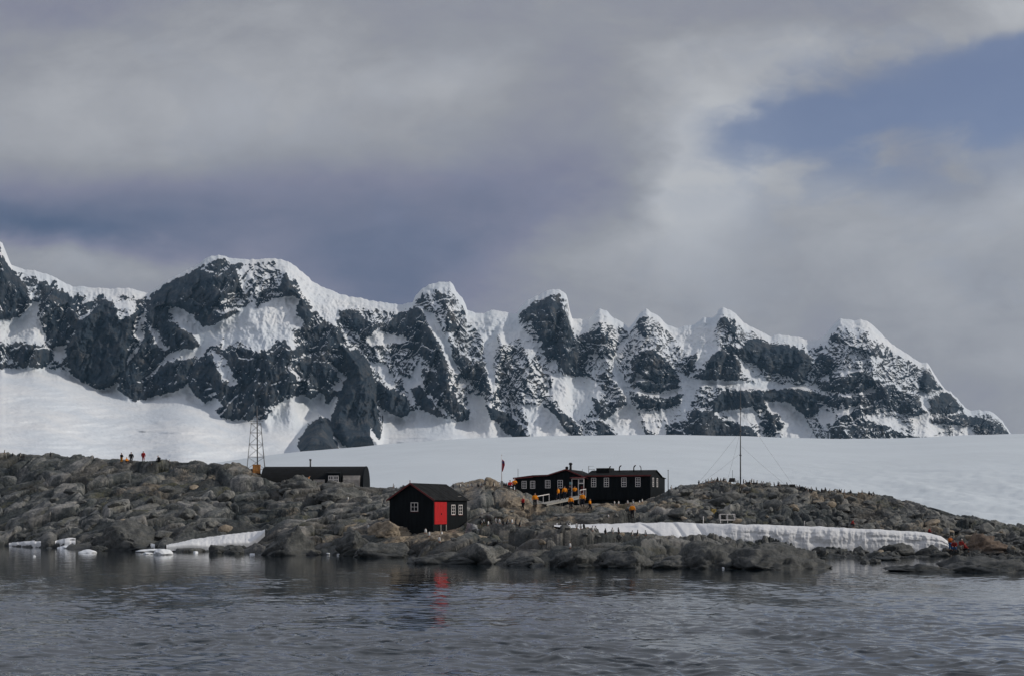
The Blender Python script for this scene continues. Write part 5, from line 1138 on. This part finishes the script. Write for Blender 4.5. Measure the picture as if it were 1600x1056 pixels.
    return body, (J, jc), (T, tc), (Bt, bc), (Ht, [['c', 'd', 'e']]), (Pk, [['a', 'b']])
PROTO = {}
def person(kind, loc, rz, jacket, trousers, hat, label, hgt=1.75, pack=None, group=None):
    key = kind
    if key not in PROTO: PROTO[key] = person_meshes(kind)
    body, J, T, Bt, Ht, Pk = PROTO[key]
    t = empty('person', loc, rz, label, 'person', group); k = hgt / 1.70; t.scale = (k * 1.18, k * 1.1, k)
    skin_obj('body', body, M['skin'], t, 'pelvis', 2); skin_obj('jacket', J, M[jacket], t, 'chest'); skin_obj('trousers', T, M[trousers], t, 'pelvis')
    b = skin_obj('boots', Bt, M['blackj'], t, 'al'); b.data.skin_vertices[0].data[list(Bt[0]).index('ar')].use_root = True
    skin_obj('hat', Ht, M[hat], t, 'c')
    if pack: skin_obj('backpack', Pk, M[pack], t, 'a')
    return t
def at(px, py, dz=-.03): p = spot(px, py); p.z += dz; return p
TOUR = [ # pose, px, foot row, heading, jacket, trousers, hat, label, height, pack
('bent', 190, 723.5, 150, 'blackj', 'ochre', 'hat', 'person in a dark jacket and ochre trousers, leftmost figure on the left skyline', 1.72, None),
('stand', 205, 723, 200, 'blackj', 'blackj', 'hat', 'tall person all in black on the left skyline', 1.88, 'blackj'),
('sit', 198, 724, 60, 'orange', 'blackj', 'hat', 'person in orange sitting low behind the figure all in black', 1.5, None),
('stand', 224, 724.5, 170, 'redj', 'redj', 'hat', 'person in red orange on the left skyline right of the black figure', 1.72, None),
('crouch', 249, 726, 250, 'blackj', 'blackj', 'hat', 'dark figure bending down at the right end of the skyline group', 1.8, 'blackj'),
('crouch', 481, 749, 100, 'orange', 'navy', 'hat', 'person in orange crouching in front of the curved iron hut', 1.7, None),
('sit', 797, 764, 20, 'redj', 'navy', 'hat', 'person in red sitting beside the left end of the long hut', 1.7, None),
('bent', 804, 767, 10, 'orange', 'blackj', 'whitehat', 'person in orange and a white hat standing at the left end of the long hut', 1.75, None),
('bent', 817, 797, -60, 'redj', 'blackj', 'whitehat', 'person in a red jacket and white hat walking below the hut', 1.74, None),
('stand', 836, 793, 10, 'orange', 'blackj', 'hat', 'person in orange standing at the foot of the boarded ramp', 1.85, None),
('stand', 910, 796, 0, 'orange', 'navy', 'hat', 'largest of the three people in orange below the porch', 1.9, 'orange'),
('stand', 892, 800, 15, 'orange', 'blackj', 'hat', 'person in orange with a red pack left of the largest figure below the porch', 1.7, 'redj'),
('walk', 922, 798, 70, 'orange', 'navy', 'hat', 'smaller person in orange right of the largest figure below the porch', 1.65, None),
('stand', 988, 809, 160, 'orange', 'blackj', 'hat', 'lone person in orange and black trousers below the right end of the hut', 1.75, None),
('crouch', 1331, 824, 60, 'dullred', 'blackj', 'hat', 'tiny red figure crouching above the middle of the snow bank', 1.3, None),
('crouch', 1451, 836, 60, 'dullred', 'blackj', 'hat', 'tiny red figure crouching above the right end of the snow bank', 1.3, None),
('bent', 1485, 862, 30, 'dullorange', 'bluej', 'hat', 'person in dull orange and blue trousers at the end of the snow bank', 1.75, None),
('crouch', 1491, 861, -20, 'dullred', 'bluej', 'hat', 'person in dark red and blue trousers crouching beside the end of the snow bank', 1.72, None),
('crouch', 1501, 862, 10, 'dullred', 'greyw', 'whitehat', 'person in dark red and grey trousers crouching near the rust brown cliff', 1.7, None),
('sit', 1508, 864, 60, 'dullred', 'blackj', 'hat', 'person in dark red and black trousers sitting nearest the rust brown cliff', 1.6, None),
]
for k, px, py, hd, j, tr, ht, lab, hg, pk in TOUR: person(k, at(px, py), R(hd), j, tr, ht, lab, hg, pk)
# three on the ramp and one on the porch
ra = spot(846, 793); ra.z += .17; rb_ = W(908, 774.5, 186.5); rb_.z += .05
for u, k, hd, j, lab, off in ((.40, 'walk', 250, 'orange', 'person in orange climbing the ramp, lowest of the three on it', .0), (.56, 'stand', 200, 'orange', 'person in orange in the middle of the three on the ramp', -.2), (.70, 'bent', 300, 'blackj', 'person in a dark jacket at the top of the ramp', .15)):
    p = ra.lerp(rb_, u); p.y += off; person(k, p, R(hd), j, 'navy', 'hat', lab, 1.76, None)
person('bent', W(898, 777.5, 187.6), R(180), 'orange', 'navy', 'hat', 'person in orange standing on the porch of the hut', 1.72, None)

# ------------------------------------------------------------------ penguins
def penguin_mesh():
    """body, neck, head, flippers, tail as one surface; white front, orange beak and feet"""
    prof = [(0, .00), (.07, .015), (.105, .07), (.125, .16), (.128, .27), (.112, .37), (.082, .45), (.060, .495), (.062, .53), (.064, .565), (.050, .60), (.022, .622), (0, .628)]
    n = 14; v = []; f = []; mi = []
    for i, (r, z) in enumerate(prof):
        for k in range(n):
            a = 2 * math.pi * k / n; x = math.sin(a) * r; y = -math.cos(a) * r * .92 + (.03 if z < .1 else 0) - .02 * math.sin(z * 5)
            v.append((x, y, z + .025))
    for i in range(len(prof) - 1):
        for k in range(n):
            f.append((i * n + k, i * n + (k + 1) % n, (i + 1) * n + (k + 1) % n, (i + 1) * n + k))
            front = k in (0, 1, n - 1, n - 2, 2, n - 3); mi.append(1 if front and prof[i][1] < .46 else 0)
    mb = MB(); mb.v = v; mb.f = f; mb.m = mi; mb.sm = [True] * len(f)
    for s in (-1, 1):
        mb.tube([(s * .10, .0, .42), (s * .145, .01, .33), (s * .155, .03, .20), (s * .14, .05, .12)], [.03, .034, .026, .008], 6, 0)
        mb.tube([(s * .05, .0, .03), (s * .05, -.09, .015)], [.03, .022], 6, 2)
    mb.tube([(0, -.055, .575), (0, -.14, .555)], [.02, .004], 6, 2); mb.tube([(0, .10, .06), (0, .19, .01)], [.045, .01], 6, 0)
    me = bpy.data.meshes.new('penguin'); me.from_pydata(mb.v, [], mb.f)
    for m in (paint('black penguin feathers', (.014, .015, .018), .7, .3, 20), paint('white penguin feathers', (.72, .71, .68), .75, .08, 20), paint('orange penguin skin', (.55, .16, .05), .6, .15, 20)): me.materials.append(m)
    me.polygons.foreach_set('material_index', mb.m); me.polygons.foreach_set('use_smooth', mb.sm)
    bm = bmesh.new(); bm.from_mesh(me); bmesh.ops.remove_doubles(bm, verts=bm.verts, dist=.0005); bmesh.ops.recalc_face_normals(bm, faces=bm.faces); bm.to_mesh(me); bm.free(); return me
PENG = penguin_mesh(); rp = random.Random(4)
def penguin(loc, rz, label, group, s=1.0):
    o = bpy.data.objects.new('penguin', PENG); col.objects.link(o); o.location = loc; o.rotation_euler = (rp.uniform(-.05, .16), 0, rz); o.scale = (s, s, s * rp.uniform(.92, 1.06)); return tag(o, label, 'penguin', group)
def flock(pts, label, group, s=(.8, 1.0), face=None):
    for px, py in pts:
        p = spot(px, py); p.z -= .02; penguin(p, face + rp.uniform(-.7, .7) if face is not None else rp.uniform(0, 6.28), label, group, rp.uniform(*s))
crest = lambda x: float(np.interp(x, [1045, 1100, 1150, 1200, 1250, 1300, 1345, 1370], [753, 751, 752, 756, 763, 767, 771, 775]))
xs = [1049, 1056, 1067, 1092, 1098, 1103, 1107, 1112, 1117, 1121, 1126, 1131, 1134, 1139, 1150, 1153, 1162, 1166, 1172, 1174, 1178, 1183, 1190, 1193, 1198, 1203, 1210, 1216, 1218, 1230, 1245, 1250, 1258, 1263, 1268, 1276, 1284, 1290, 1296, 1305, 1312, 1314, 1319, 1329, 1347, 1358, 1363, 1365]
flock([(x, crest(x) + rp.uniform(-.5, 2.0)) for x in xs], 'penguin standing on the skyline of the right-hand ridge around the guyed mast', 'penguins on the right-hand skyline', (.72, .98))
flock([(7, 714), (20, 713), (31, 713.5), (37, 714), (79, 713)], 'penguin standing on the far left skyline', 'penguins on the far left skyline', (.9, 1.15))
flock([(237, 727), (260, 727), (265, 726)], 'penguin near the crouching figure on the left skyline', 'penguins by the skyline group', (.78, .95))
flock([(x, 761) for x in (615, 708, 719, 731, 737, 747, 752, 758, 771)], 'penguin on the skyline behind the boat shed', 'penguins behind the boat shed', (.8, 1.0))
flock([(781 + 2.2 * i, 758.5 + i * .4) for i in range(7) if i not in (1,)], 'penguin standing in the cluster beside the flagpole', 'penguins beside the flagpole', (.78, .95))
flock([(611, 829), (618, 817), (641, 832), (576, 830), (543, 777), (544, 783), (671, 838), (687, 848), (648, 828), (665, 833)], 'penguin with its white front showing on the tan ground around the boat shed', 'penguins around the boat shed', (.95, 1.15), 0)
flock([(x, 819 + rp.uniform(-3, 4)) for x in (752, 757, 762, 768, 776, 781, 786, 792, 800, 806, 812)], 'penguin in the rookery right of the boat shed', 'penguins in the rookery right of the shed', (.9, 1.1))
flock([(871, 823), (876, 824), (888, 824), (890, 822), (901, 825), (907, 826), (912, 828), (926, 832), (931, 832), (946, 833.5), (957, 834.5), (967, 835), (987, 836), (996, 836.5), (1009, 837.5), (1027, 820), (951, 813)], 'penguin in the row along the lower edge of the snow bank', 'penguins along the snow bank', (.82, 1.0))
flock([(960, 787), (966, 789), (981, 789), (990, 787), (1003, 787), (922, 781), (999, 786)], 'penguin with a white front standing under the long hut', 'penguins under the long hut', (.85, 1.05), 0)
flock([(891, 856), (690, 842)], 'white fronted penguin alone on the shore rocks', 'lone penguins on the shore', (.95, 1.05), 0)
